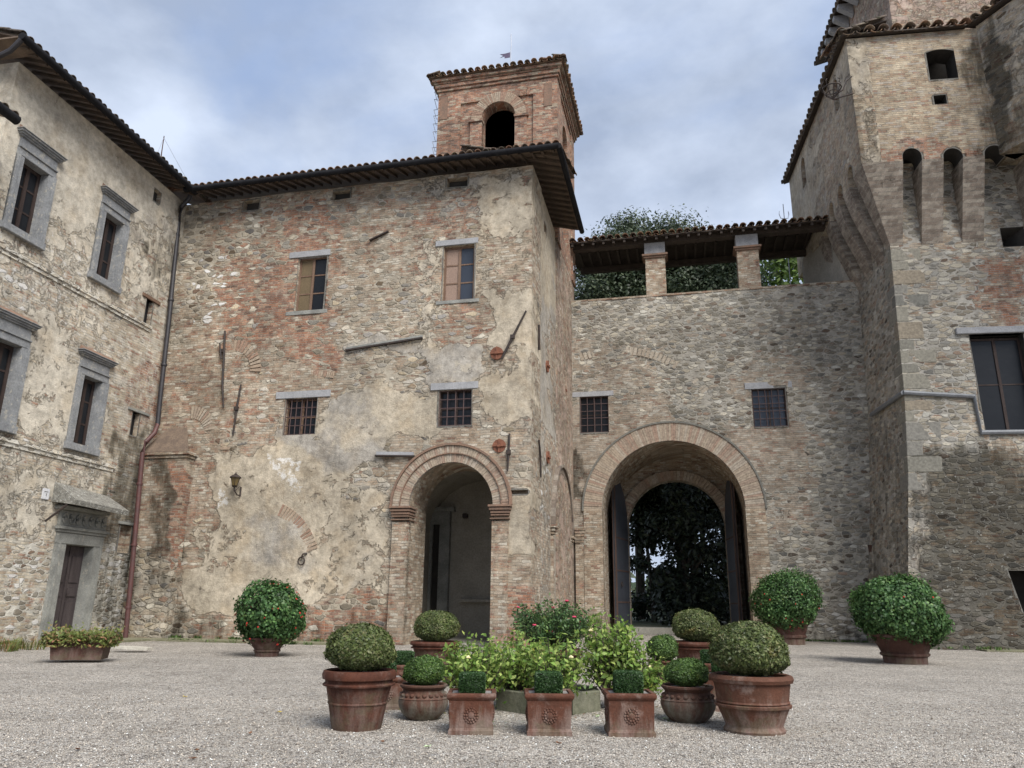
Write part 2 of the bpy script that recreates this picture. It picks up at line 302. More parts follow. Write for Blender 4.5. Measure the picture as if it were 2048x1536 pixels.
M['canopy'] = simple('lichen_stone',(.24,.23,.20),(.12,.115,.10),5,.95,.03,14,spots=((.42,.42,.39),.55))
M['wood'] = simple('dark_wood',(.030,.019,.016),(.05,.034,.028),4,.7,.004,30,stretch=(1,1,.2))
M['woodbrown'] = simple('brown_wood',(.13,.075,.05),(.19,.125,.085),5,.75,.004,30,stretch=(1,1,.15))
M['doorwood'] = simple('door_wood',(.045,.035,.035),(.075,.06,.058),4,.75,.006,22,stretch=(1,1,.2),spots=((.24,.22,.21),.70))
M['rafter'] = simple('rafter_wood',(.10,.072,.052),(.065,.05,.037),2,.85,.005,20)
M['beam'] = simple('dark_beam',(.045,.035,.028),(.07,.055,.045),2,.85,.005,20)
M['deck'] = simple('eave_brick_deck',(.17,.125,.09),(.115,.085,.065),3,.9,.008,16)
M['gutter'] = simple('gutter_metal',(.012,.012,.014),(.02,.02,.022),3,.85,.002,20,spec=.1,metal=0)
M['pipe'] = simple('downpipe_iron',(.018,.017,.02),(.03,.026,.028),3,.5,.002,20,spec=.5)
M['pipered'] = simple('downpipe_red_paint',(.10,.04,.035),(.07,.035,.032),3,.55,.002,20,spec=.4)
M['iron'] = simple('wrought_iron',(.03,.026,.025),(.055,.038,.03),6,.65,.003,40)
M['grille'] = simple('window_grille_iron',(.09,.055,.05),(.06,.04,.038),6,.65,.003,40)
M['rust'] = simple('rusty_plate',(.23,.095,.055),(.14,.06,.038),9,.8,.006,40)
M['lead'] = simple('lead_flashing',(.17,.18,.19),(.13,.135,.145),2,.55,.004,14,spec=.5)
M['gatepaint'] = simple('gate_sheet_metal',(.055,.06,.072),(.04,.043,.052),1.5,.5,.004,12,spec=.4)
M['gatewood'] = simple('gate_brown_edge',(.11,.07,.055),(.07,.045,.035),3,.7,.004,20,stretch=(1,1,.2))
M['curtain'] = simple('pink_inner_shutter',(.28,.195,.15),(.25,.175,.135),1,.8,.002,20)
M['curtain2'] = simple('amber_inner_shutter',(.15,.108,.06),(.12,.088,.05),2,.7,.002,20)
M['white'] = simple('white_enamel',(.6,.6,.6),(.5,.5,.52),2,.6)
M['steel'] = simple('galvanised_steel',(.42,.43,.46),(.34,.35,.38),2,.4,metal=.4)
M['flag'] = simple('dark_flag',(.07,.05,.10),(.05,.04,.08),2,.6)
M['amber'] = simple('amber_lamp_glass',(.13,.09,.03),(.10,.07,.028),4,.3,.002,30,spec=.6)
M['bronze'] = simple('bell_bronze',(.08,.07,.05),(.05,.05,.04),3,.5,metal=.6)
def glass(name, c, rough=.08):
    T = NT(name); P = T.coord(); T.b.inputs['IOR'].default_value = 1.5; T.bump(T.noise(P,1.6,2,.5),.02,.6); return T.fin(T.mix(T.noise(P,1.2,3),c,tuple(x*1.5 for x in c)),rough,.3)
M['pane'] = glass('window_glass',(.008,.009,.011),.3); M['paneblue'] = glass('window_glass_reflecting',(.03,.036,.048),.12)
def tile_mat(name, stops, moss=.5):
    T = NT(name); P = T.coord(); g = T.n('ShaderNodeNewGeometry').outputs['Random Per Island']; col = T.ramp(g,stops,'CONSTANT')
    col = T.mix(1,col,T.rng(T.noise(P,7,6,.7),.3,.7,.6,1.25),'MULTIPLY'); col = T.mix(T.rng(T.noise(P,2.4,7,.75),.52,.62,0,moss),col,(.085,.085,.055)); col = T.mix(T.rng(T.noise(P,16,4,.7),.62,.68,0,.6),col,(.36,.36,.31))
    T.bump(T.noise(P,35,4,.7),.01); return T.fin(col,.92,.2)
M['tile'] = tile_mat('roof_tile_clay',[(0,(.20,.115,.075)),(.25,(.26,.16,.10)),(.45,(.15,.11,.085)),(.65,(.23,.17,.12)),(.85,(.12,.095,.075))],.8)
M['tiledark'] = tile_mat('roof_tile_dark',[(0,(.13,.10,.08)),(.3,(.09,.075,.065)),(.6,(.16,.13,.10)),(.8,(.11,.09,.075))],.8)
M['tilered'] = simple('terracotta_slab',(.235,.145,.10),(.17,.115,.085),3,.9,.01,20,spots=((.12,.11,.08),.56))
def terracotta(name, c1, c2, bloom, fade, grey=(.26,.20,.17)):
    T = NT(name); P0 = T.coord(); oi = T.n('ShaderNodeObjectInfo'); P = T.vm('ADD',P0,T.vm('MULTIPLY',oi.outputs['Location'],(3.7,2.3,0))); n = T.noise(P,4,7,.7); sp = T.n('ShaderNodeSeparateXYZ'); T.l(P0,sp.inputs[0])
    col = T.mix(T.rng(n,.35,.65),c1,c2); col = T.mix(T.rng(T.noise(P,2.2,8,.75),.52,.66,0,bloom*.8),col,grey); st = T.noise(T.vm('MULTIPLY',P,(1,1,.16)),8,6,.7)
    z = T.rng(sp.outputs[2],fade[0],fade[1],1,0)
    m = T.rng(T.math('ADD',T.math('MULTIPLY',z,.5),T.math('MULTIPLY',T.math('SUBTRACT',st,.5),1.6)),.15,.75); col = T.mix(T.math('MULTIPLY',m,bloom),col,grey)
    g = T.rng(T.math('ADD',T.math('MULTIPLY',z,.22),T.noise(P,3.2,6,.7)),.66,.76); col = T.mix(T.math('MULTIPLY',g,.35),col,(.10,.095,.055))
    col = T.mix(1,col,T.rng(T.noise(P,40,4,.7),.3,.7,.84,1.12),'MULTIPLY'); T.bump(T.math('ADD',T.noise(P,26,5,.7),T.math('MULTIPLY',n,2)),.006)
    return T.fin(col,T.rng(n,.3,.7,.65,.9),.18)
M['terra'] = terracotta('terracotta_dark_red',(0.086,0.030,0.017),(0.057,0.023,0.015),.35,(0,.9))
M['terra2'] = terracotta('terracotta_bloomed',(0.111,0.048,0.030),(0.086,0.041,0.026),.65,(0,.7))
M['terra3'] = terracotta('terracotta_square',(0.102,0.039,0.023),(0.078,0.034,0.022),.65,(0,.55))
M['terra4'] = terracotta('terracotta_limed',(0.102,0.048,0.033),(0.078,0.043,0.031),.85,(.0,.62),(.20,.19,.155))
M['terra5'] = terracotta('terracotta_far',(0.086,0.041,0.030),(0.066,0.034,0.026),.35,(0,.7))
def leafmat(name, stops, rough=.5, trans=.25, spec=.35):
    T = NT(name); g = T.n('ShaderNodeNewGeometry').outputs['Random Per Island']; P = T.coord(); col = T.ramp(g,stops)
    col = T.mix(1,col,T.rng(T.noise(P,3.2,4,.6),.3,.7,.66,1.3),'MULTIPLY'); col = T.mix(T.rng(T.noise(P,2.1,5,.7),.56,.66,0,.6),col,T.mix(1,col,(1.35,.88,.7),'MULTIPLY')); T.fin(col,rough,spec)
    tr = T.n('ShaderNodeBsdfTranslucent'); T.l(col,tr.inputs[0]); ms = T.n('ShaderNodeMixShader'); ms.inputs[0].default_value = trans
    T.l(T.b.outputs[0],ms.inputs[1]); T.l(tr.outputs[0],ms.inputs[2]); T.l(ms.outputs[0],T.out.inputs[0]); return T.mat
M['box'] = leafmat('boxwood_olive',[(0,(.045,.062,.02)),(.45,(.085,.115,.032)),(.75,(.125,.155,.048)),(1,(.19,.18,.09))])
M['box2'] = leafmat('boxwood_fresh',[(0,(.03,.06,.014)),(.5,(.062,.12,.026)),(1,(.12,.19,.045))])
M['boxd'] = leafmat('boxwood_deep',[(0,(.016,.038,.012)),(.5,(.030,.072,.020)),(1,(.055,.11,.032))])
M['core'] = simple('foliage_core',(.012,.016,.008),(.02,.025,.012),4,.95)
M['ger'] = leafmat('geranium_leaf',[(0,(.028,.068,.02)),(.5,(.055,.125,.036)),(1,(.12,.21,.065))],.5)
M['rose'] = leafmat('rose_leaf_lime',[(0,(.09,.17,.035)),(.5,(.19,.30,.06)),(1,(.38,.45,.13))],.5,.35)
M['rosed'] = leafmat('shrub_leaf_dark',[(0,(.03,.07,.024)),(.5,(.065,.13,.042)),(1,(.14,.22,.07))])
M['weed'] = leafmat('trough_leaf',[(0,(.08,.11,.03)),(.5,(.16,.20,.05)),(.8,(.22,.17,.07)),(1,(.28,.13,.08))])
M['oak'] = leafmat('holm_oak_leaf',[(0,(.022,.036,.018)),(.5,(.048,.072,.036)),(1,(.11,.14,.075))],.5,.25)
M['oakshade'] = leafmat('shaded_tree_leaf',[(0,(.009,.014,.009)),(.5,(.02,.031,.017)),(1,(.045,.062,.032))],.5,.08)  # darker leaf colour with the shade under the gate trees painted in
M['oaklight'] = leafmat('lime_tree_leaf',[(0,(.05,.10,.02)),(.5,(.10,.17,.04)),(1,(.18,.25,.06))],.5,.4)
M['twig'] = simple('twig_bark',(.10,.085,.065),(.065,.055,.04),6,.9)
M['bark'] = simple('tree_bark',(.075,.06,.045),(.045,.038,.03),4,.95,.02,12)
M['redfl'] = simple('red_petal',(.48,.035,.022),(.38,.025,.018),9,.6); M['pinkfl'] = simple('pink_petal',(.62,.07,.14),(.5,.05,.1),9,.6)
M['cream'] = simple('cream_petal',(.78,.74,.52),(.72,.62,.3),9,.6)
M['soil'] = simple('potting_gravel',(.34,.32,.30),(.16,.15,.14),30,.95,.02,60)
def gravel(name):
    T = NT(name); P = T.coord(); v = T.vor(P,38,'F1'); e = T.vor(P,38,'DISTANCE_TO_EDGE'); s = T.n('ShaderNodeSeparateColor'); T.l(v.outputs['Color'],s.inputs[0])
    c = T.ramp(s.outputs[0],[(0,(0.492,0.432,0.356)),(.15,(0.652,0.576,0.483)),(.35,(0.572,0.504,0.419)),(.5,(0.718,0.648,0.552)),(.66,(0.585,0.504,0.413)),(.78,(0.720,0.675,0.591)),(.86,(0.266,0.229,0.191)),(.94,(0.120,0.105,0.089))],'CONSTANT')
    v3 = T.vor(P,11,'F1'); s3 = T.n('ShaderNodeSeparateColor'); T.l(v3.outputs['Color'],s3.inputs[0])
    c = T.mix(T.rng(s3.outputs[0],.9,.93,0,.4),c,(.22,.18,.15)); c = T.mix(T.rng(s3.outputs[1],.93,.96,0,.25),c,(.56,.54,.52))
    c = T.mix(T.rng(e.outputs[0],.02,.16,1,0),c,T.mix(1,c,(.45,.43,.41),'MULTIPLY'))
    c = T.mix(1,c,(1.03,1.065,1.11),'MULTIPLY'); c = T.mix(1,c,T.rng(T.noise(P,.5,6,.65),.3,.7,.93,1.2),'MULTIPLY'); c = T.mix(T.rng(T.noise(P,1.4,6,.7),.5,.72,0,.45),c,(.25,.215,.175)); trk = T.noise(T.vm('MULTIPLY',P,(.12,.9,1)),1.1,5,.6); c = T.mix(1,c,T.rng(trk,.35,.65,.97,1.03),'MULTIPLY')
    T.bump(T.math('ADD',T.math('MULTIPLY',T.rng(e.outputs[0],0,.3),1),s.outputs[1]),.022); return T.fin(c,.9,.25)
M['gravel'] = gravel('courtyard_gravel')
T = NT('pebble_grey'); g = T.n('ShaderNodeNewGeometry').outputs['Random Per Island']
M['pebble'] = T.fin(T.ramp(g,[(0,(0.319,0.278,0.230)),(.2,(0.472,0.418,0.347)),(.45,(0.555,0.499,0.426)),(.7,(0.448,0.383,0.314)),(.86,(0.720,0.720,0.683)),(.93,(0.118,0.099,0.078))],'CONSTANT'),.85,.3)
M['kerb'] = simple('mossy_paving',(.20,.185,.13),(.13,.13,.07),1.8,.95,.02,10,spots=((.30,.27,.21),.58))
M['bedstone'] = simple('mossy_bed_stone',(.11,.115,.075),(.17,.165,.12),2.5,.92,.015,14)
M['slab'] = simple('pale_slab',(.48,.45,.38),(.38,.36,.30),4,.9,.01,20)
M['terrain'] = simple('meadow_earth',(.07,.09,.04),(.11,.10,.06),.6,.95,.03,6)
M['ylw'] = simple('yellow_dead_leaf',(.55,.42,.10),(.45,.32,.08),9,.7); M['brn'] = simple('brown_dead_leaf',(.20,.10,.05),(.12,.06,.035),9,.7)
M['grn'] = simple('pale_green_leaf',(.42,.52,.30),(.36,.45,.26),9,.7)

# ---------------------------------------------------------------- wall with painted regions and cut openings
def blob(x, y, x0, y0, x1, y1, s=14):                          # soft rectangle in photo pixels
    dx = np.maximum(np.maximum(x0-x, x-x1),0); dy = np.maximum(np.maximum(y0-y, y-y1),0)
    return np.clip(1-np.hypot(dx,dy)/s,0,1)
def paint(me, m, base, regs):
    n = len(me.vertices); co = np.empty(n*3); me.vertices.foreach_get('co',co); co = co.reshape(-1,3)
    R_ = np.array(m)[:3,:3]; P = co@R_.T+np.array(m)[:3,3]; x,y = proj(P)
    x = x+9*np.sin(P[:,2]*2.9+P[:,0]*1.3)+8*np.sin(P[:,2]*1.1+P[:,1]*.7+1)+5*np.sin(P[:,2]*6.1+P[:,0]*3); y = y+8*np.sin((P[:,0]+P[:,1])*2.3+.5)+8*np.sin((P[:,0]-P[:,1])*1.05+2)+5*np.sin((P[:,0]+P[:,1])*5.3)
    ch = {k: np.full(n,v,float) for k,v in zip('bpdrwg',base)}
    for (x0,y0,x1,y1,s,vals) in regs:
        q = blob(x,y,x0,y0,x1,y1,s)
        for k,v in vals.items(): ch[k] = ch[k]*(1-q)+v*q
    for nm,ks in (('mA','bpd'),('mB','rwg')):
        a = me.color_attributes.get(nm) or me.color_attributes.new(nm,'FLOAT_COLOR','POINT')
        a.data.foreach_set('color', np.stack([ch[k] for k in ks]+[np.ones(n)],1).ravel())
def solid_wall(name, parent, fr, x0, x1, z0, z1, th, mats, base, regs, cutters=None, cell=.2, disp=None, side=None):
    nx = max(1,int(round((x1-x0)/cell))); nz = max(1,int(round((z1-z0)/cell)))
    X,Z = np.meshgrid(np.linspace(x0,x1,nx+1),np.linspace(z0,z1,nz+1))
    X=X.ravel(); Z=Z.ravel(); N=len(X); w_=nx+1
    fy = np.zeros(N) if disp is None else disp(X,Z)
    Xf = X if side is None else side(X,Z)
    V = np.concatenate([np.stack([Xf,fy,Z],1),np.stack([Xf,np.full(N,th),Z],1)])
    i,j = np.meshgrid(np.arange(nx),np.arange(nz)); a=(j*w_+i).ravel()
    F1=np.stack([a,a+1,a+1+w_,a+w_],1); F2=np.stack([a+N,a+w_+N,a+1+w_+N,a+1+N],1)
    S=[]
    for k in range(nx): b=nz*w_+k; S+= [(k+1,k,k+N,k+1+N),(b,b+1,b+1+N,b+N)]
    for k in range(nz): b=k*w_; c=b+nx; S+= [(b,b+w_,b+w_+N,b+N),(c+w_,c,c+N,c+w_+N)]
    me = bpy.data.meshes.new(name); me.from_pydata(V.tolist(),[],F1.tolist()+F2.tolist()+S)
    for k in mats: me.materials.append(k)
    me.validate(); paint(me, fr.m, base, regs)
    o = bpy.data.objects.new(name, me); put(o, fr.m, parent)
    if cutters and cutters.v:
        cm = bpy.data.meshes.new('cut'); cm.from_pydata(cutters.v,[],cutters.f); cm.materials.append(mats[-1])
        b = bmesh.new(); b.from_mesh(cm); bmesh.ops.recalc_face_normals(b,faces=b.faces); b.to_mesh(cm); b.free()
        for q in cm.polygons: q.material_index = 0
        co = bpy.data.objects.new('cut', cm); link(co); co.matrix_world = fr.m
        md = o.modifiers.new('b','BOOLEAN'); md.object = co; md.operation='DIFFERENCE'; md.solver='EXACT'
        try: md.material_mode = 'TRANSFER'
        except Exception: pass
        bpy.context.view_layer.update()
        dg = bpy.context.evaluated_depsgraph_get(); nm = bpy.data.meshes.new_from_object(o.evaluated_get(dg), preserve_all_data_layers=True, depsgraph=dg)
        o.modifiers.clear(); o.data = nm; nm.name = name
        bpy.data.objects.remove(co); bpy.data.meshes.remove(cm)
    return o
WOB = lambda X,Z: .022*np.sin(X*1.7+Z*.9)+.018*np.sin(X*.8-Z*1.9+1)+.010*np.sin(X*4.3+Z*3.7)+.008*np.sin(X*7.1-Z*6.3)
def arch_pts(cx, r, z0, zs, n=20, rz=None):
    rz = rz or r
    return [(cx-r,z0)]+[(cx-r*math.cos(math.pi*k/n), zs+rz*math.sin(math.pi*k/n)) for k in range(n+1)]+[(cx+r,z0)]
def R4(fr, x0, y0, x1, y1, d=0):                               # photo rectangle (left,top)-(right,bottom) -> x0,x1,z0,z1 on the wall
    a = fr.px(x0,(y0+y1)/2,d)[0]; b = fr.px(x1,(y0+y1)/2,d)[0]; t = fr.px((x0+x1)/2,y0,d)[1]; c = fr.px((x0+x1)/2,y1,d)[1]
    return a,b,c,t

# ---------------------------------------------------------------- roofs
def tile_field(x0, x1, ye, ze, yr, zr, pitch=.34, row=.62, skew=0):
    """curved tiles laid from the eave line (ye,ze) up to (yr,zr); returns MB in the frame of the roof"""
    mb = MB(); L_ = math.hypot(yr-ye,zr-ze); ty,tz = (yr-ye)/L_,(zr-ze)/L_; ny,nz = -tz,ty
    if nz < 0: ny,nz = -ny,-nz
    nc = int((x1-x0)/pitch); nr = max(1,int(L_/row)+1)
    for c in range(nc+1):
        for kind in (0,1):
            xc = x0+c*(x1-x0)/nc+(pitch/2 if kind else 0)
            if kind and c == nc: continue
            ph = random.uniform(-.03,.05)
            for r in range(nr):
                s0 = r*row-.06+ph+random.uniform(-.025,.025); s1 = min(s0+row+.14, L_)
                if s0 >= L_: break
                ra = pitch*.36*(1+random.uniform(-.06,.06)); rb = ra*.82; V=[]; n=6; jx=random.uniform(-.02,.02); tilt=random.uniform(-.012,.012)
                for (s,rad,lift) in ((s0,ra,.035),(s1,rb,0)):
                    for k in range(n+1):
                        q = math.pi*k/n; cx_ = xc+jx+rad*math.cos(q)*(1.15 if kind else 1); h = rad*math.sin(q)*(.95 if not kind else -.6)+(lift+.05 if not kind else .055+lift*.3)+tilt*(s-s0)
                        V.append((cx_, ye+ty*s+ny*h, ze+tz*s+nz*h))
                mb.add(V,[(k,k+1,k+n+2,k+n+1) for k in range(n)])
    return mb
def solidify(o, t=.025):
    m = o.modifiers.new('thickness','SOLIDIFY'); m.thickness = t; m.offset = -1; return o
def slab_roof(parent, fr, x0, x1, ye, ze, yr, zr, deckm, tilem, t=.06, rafters=0, rmat=None, raf=(.10,.14), rlen=1.2, rx=None, pitch=.34, name='roof'):
    L_=math.hypot(yr-ye,zr-ze); sy=(zr-ze)/(yr-ye)
    mb = MB(); mb.hexa([(x0,ye,ze-t),(x1,ye,ze-t),(x0,yr,zr-t),(x1,yr,zr-t),(x0,ye,ze),(x1,ye,ze),(x0,yr,zr),(x1,yr,zr)])
    rf = mb.build(name, deckm, parent, fr=fr)
    solidify(tile_field(x0,x1,ye,ze+.01,yr,zr+.01,pitch).build('roof_tiles',tilem,rf,fr=fr,smooth='all',recalc=False))
    if rafters:
        q = MB(); wv,h=raf; sg = 1 if yr>ye else -1; yb = ye+.05*sg; ya = ye+sg*rlen
        q.hexa([(-wv/2,yb,ze-t-h-.003+(yb-ye)*sy),(wv/2,yb,ze-t-h-.003+(yb-ye)*sy),(-wv/2,ya,ze-t-h-.003+(ya-ye)*sy),(wv/2,ya,ze-t-h-.003+(ya-ye)*sy),
                (-wv/2,yb,ze-t-.003+(yb-ye)*sy),(wv/2,yb,ze-t-.003+(yb-ye)*sy),(-wv/2,ya,ze-t-.003+(ya-ye)*sy),(wv/2,ya,ze-t-.003+(ya-ye)*sy)])
        a,b = rx or (x0+.1,x1-.1); first=None
        for k in range(rafters):
            m = fr.m @ Matrix.Translation((a+(b-a)*k/(rafters-1)+random.uniform(-.03,.03),0,0))
            if first is None: first = q.build('rafter', rmat, rf, m)
            else: put(bpy.data.objects.new('rafter',first.data), m, rf)
    return rf
# ---------------------------------------------------------------- windows
def window(parent, fr, r, y, sash='wood', pane='pane', cols=2, rows=3, bar=.06, fw=.09, leftpane=None, grille=None, gm='grille'):
    x0,x1,z0,z1 = r
    mb = MB(); mb.box(x0,x0+fw,y,y+.07,z0,z1); mb.box(x1-fw,x1,y,y+.07,z0,z1); mb.box(x0+fw,x1-fw,y,y+.07,z1-fw,z1); mb.box(x0+fw,x1-fw,y,y+.07,z0,z0+fw)
    xm=(x0+x1)/2
    if cols > 1: mb.box(xm-fw*.6,xm+fw*.6,y-.012,y+.068,z0+fw,z1-fw)
    for a,b in ((x0+fw,xm-fw*.6),(xm+fw*.6,x1-fw)):
        for k in range(1,rows): z=z0+(z1-z0)*k/rows; mb.box(a,b,y+.015,y+.055,z-bar/2,z+bar/2)
    w_ = mb.build('window', M[sash], parent, fr=fr)
    def pn(a,b,mat): MB().box(a,b,y+.035,y+.045,z0+fw,z1-fw).build('pane',M[mat],w_,fr=fr)
    pn(x0+fw,xm-fw*.6,leftpane or pane); pn(xm+fw*.6,x1-fw,pane)
    if grille:
        nx,nz,gy = grille; g = MB(); t=.022
        for k in range(nx+1): x=x0+.015+(x1-x0-.03)*k/nx; g.tube([(x,gy,z0-.02),(x,gy,z1+.02)],t,6)
        for k in range(nz+1): z=z0+.02+(z1-z0-.04)*k/nz; g.tube([(x0-.02,gy+.012,z),(x1+.02,gy+.012,z)],t,6)
        g.build('window_grille', M[gm], w_, fr=fr)
    return w_

# ================================================================ GROUND
g = MB(); n = 40
g.add([(-400,-200,0),(500,-200,0),(500,700,0),(-400,700,0)],[(0,1,2,3)]); gr = g.build('ground',M['gravel']); tag(gr,kind='structure')
g = MB()                                                        # raised stone apron along the two walls
pts = [FA.w(FX0+.0,0,0), FA.w(-5.75,0,0), FA.w(-5.75,-1.1,0), FA.w(FX0+2.2,-1.5,0), LW.w(-4.5,.0,0)+LW.v*-1.9, LW.w(-8.5,0,0)+LW.v*-1.25, LW.w(-13,0,0)+LW.v*-1.2, LW.w(-13,0,0)]
g.add([(p[0],p[1],0) for p in pts]+[(p[0],p[1],.07) for p in pts],[tuple(range(15,7,-1))]+[(i,(i+1)%8,(i+1)%8+8,i+8) for i in range(8)])
tag(g.build('pavement',M['kerb']),kind='structure')
g = MB().box(2.5,14,-1.0,-.02,-.05,.06); tag(g.build('pavement',M['kerb'],fr=TW),kind='structure')
g = MB(); g.hexa([(-60,GY+6.3,-.2),(80,GY+6.3,-.2),(-60,140,-.2),(80,140,-.2),(-60,GY+6.3,.3),(80,GY+6.3,.3),(-60,140,3.5),(80,140,3.5)])
tag(g.build('terrain',M['terrain'],fr=FA),kind='structure')
# loose gravel in the foreground
N=26000; P=np.empty((N,3)); yy = 4.6+ (rng.random(N)**1.25)*9.5; P[:,1]=yy; P[:,0]=(rng.random(N)-.5)*2*(yy*.78+.6); P[:,2]=.0
sz=.007+.009*rng.random(N)**2.5; oct_=np.array([(1,0,0),(0,1,0),(-1,0,0),(0,-1,0),(0,0,.8),(0,0,-.3)]); a=rng.random(N)*6.28; el=.7+.6*rng.random(N)
V=oct_[None]*sz[:,None,None]; V[:,:,0]*=el[:,None]; V+= (rng.random((N,6,3))-.5)*sz[:,None,None]*.6
c,s_=np.cos(a)[:,None],np.sin(a)[:,None]; V=np.stack([V[:,:,0]*c-V[:,:,1]*s_,V[:,:,0]*s_+V[:,:,1]*c,V[:,:,2]],2)+P[:,None,:]+[0,0,.003]
f_=np.array([(0,1,4),(1,2,4),(2,3,4),(3,0,4),(1,0,5),(2,1,5),(3,2,5),(0,3,5)]); Fc=(np.arange(N)[:,None,None]*6+f_[None]).reshape(-1,3)
def np_mesh(name,V,Fc,mat):
    me=bpy.data.meshes.new(name); V=V.reshape(-1,3); k=Fc.shape[1]; me.vertices.add(len(V)); me.vertices.foreach_set('co',V.ravel().astype(np.float32)); me.loops.add(Fc.size); me.loops.foreach_set('vertex_index',Fc.ravel().astype(np.int32))
    me.polygons.add(len(Fc)); me.polygons.foreach_set('loop_start',np.arange(0,Fc.size,k,dtype=np.int32)); me.polygons.foreach_set('loop_total',np.full(len(Fc),k,dtype=np.int32)); me.update(calc_edges=True); me.materials.append(mat); return me
o=bpy.data.objects.new('loose_gravel',np_mesh('loose_gravel',V,Fc,M['pebble'])); put(o,Matrix()); tag(o,'loose grey and beige pebbles scattered over the courtyard','gravel',kind='stuff')

# ================================================================ MAIN BLOCK (stone and brick house in the middle)
main = empty('stone_house', FA.m, 'tall patched stone and brick house with porch arch in the middle', 'house')
ZT = 19.9
putlog = [(487,400,518,420),(665,381,700,397),(895,356,935,374)]
wA=R4(FA,593,513,650,621); wB=R4(FA,886,491,948,600); wC=R4(FA,569,797,632,869); wD=R4(FA,877,780,943,851)
ax0=FA.px(815,1100)[0]; ax1=FA.px(984,1100)[0]; acx=(ax0+ax1)/2; ar=(ax1-ax0)/2; aztop=FA.px(899,926)[1]; azs=aztop-ar
cut = MB()
for q in putlog: a,b,c_,d_=R4(FA,*q); cut.box(a,b,-.5,.75,c_,d_)
for q in (wA,wB,wC,wD): cut.box(q[0],q[1],-.5,.42,q[2],q[3])
cut.prism(arch_pts(acx,ar,-.4,azs),-.5,2.0)
a,b,c_,d_=R4(FA,1022,980,1056,988); cut.box(a,b,-.5,.3,c_,d_)
regsF=[(360,360,1070,420,30,dict(p=.58,g=.85,b=.7,d=.05)),
 (340,400,470,720,30,dict(b=.22,r=.15,p=.08)),(395,520,455,660,20,dict(w=.42,b=.1)),
 (450,420,860,720,40,dict(b=.86,r=.62,p=.02)),(440,395,560,500,30,dict(b=.5,r=.5)),
 (690,380,830,700,40,dict(b=.68,r=.42,p=.15)),(690,560,860,720,30,dict(b=.5,r=.25,p=.3)),
 (840,400,1066,470,24,dict(b=.8,r=.55,p=.32)),(960,370,1066,470,20,dict(p=.66,r=.6,g=.1)),
 (840,470,885,690,16,dict(p=.5,r=.45)),(885,600,975,690,24,dict(b=.85,r=.5,p=.1)),(955,480,1066,600,20,dict(b=.9,r=.35,p=.4,g=.1)),
 (985,600,1064,860,20,dict(p=.78,g=.1,b=.9,r=.1)),(950,700,1040,740,18,dict(p=.45,w=.3,g=.5)),(857,700,955,760,14,dict(p=.92,g=.75)),
 (690,690,850,715,10,dict(p=.75,g=.8)),(690,715,860,790,20,dict(b=.35,p=.25,r=.1)),
 (470,690,560,900,25,dict(b=.8,r=.45,p=.1)),(555,740,690,800,14,dict(b=1.1,r=.35,w=.2)),
 (660,790,790,905,18,dict(p=.72,g=.55,r=.2)),(770,790,880,870,14,dict(p=.8,g=.15)),(940,850,1064,900,20,dict(b=.9,p=.38,g=.6,r=.0)),
 (560,872,680,955,14,dict(p=.85,g=.9,d=.22)),(640,915,780,965,14,dict(p=.75,g=.8,d=.28)),
 (300,640,440,1260,22,dict(b=.95,r=.42,p=.12,g=.3)),(290,560,360,700,20,dict(b=.35,r=.3,p=.2)),
 (430,910,620,1050,24,dict(p=.72,g=.15,b=.8)),(620,950,700,1060,20,dict(p=.62,g=.1)),(545,925,580,975,10,dict(w=.68)),(428,975,450,1010,8,dict(w=.72)),(570,930,600,990,12,dict(w=.62)),
 (480,1040,620,1150,20,dict(p=.88,g=.55)),(700,950,790,1050,18,dict(p=.3,b=.3,g=.6,r=.1)),(690,1000,770,1090,14,dict(p=.62,g=.2)),
 (400,1060,480,1160,18,dict(p=.55,g=.0,b=.6)),(385,1150,620,1215,16,dict(p=.95,g=.15,d=.1)),(625,1080,770,1215,18,dict(p=.6,g=.25,b=.7,r=.2)),
 (380,1235,780,1300,12,dict(p=.12,b=.6,r=.5,d=.38)),(600,1200,790,1300,16,dict(p=.08,b=.8,r=.62)),(620,990,770,1220,1,dict()),
 (780,870,1015,1010,14,dict(b=.9,p=.25,r=.2,g=.5)),(1010,985,1066,1120,10,dict(p=.80,g=.1,b=1)),(1010,1120,1066,1180,14,dict(p=.3,b=1,r=.1)),(985,1185,1066,1310,14,dict(b=1.1,p=.1,r=.75)),
 (240,1050,360,1290,20,dict(d=.55,b=.4,r=.3))]
wallF = solid_wall('wall', main, FA, FX0-1.0, 0, -.3, ZT, 2.0, [M['facade'],M['reveal']], (.6,.25,0,.35,0,.4), regsF, cut, disp=WOB, side=lambda X,Z: np.where(X>-.15,X-.02+.02*np.sin(Z*2.3)+.014*np.sin(Z*6.7+1),X))
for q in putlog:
    a,b,c_,d_=R4(FA,*q); MB().box(a,b,.30,.33,c_,d_).build('recess_shade',M['dark'],main,fr=FA)  # dark sheet stands in for the shade deep in each putlog hole
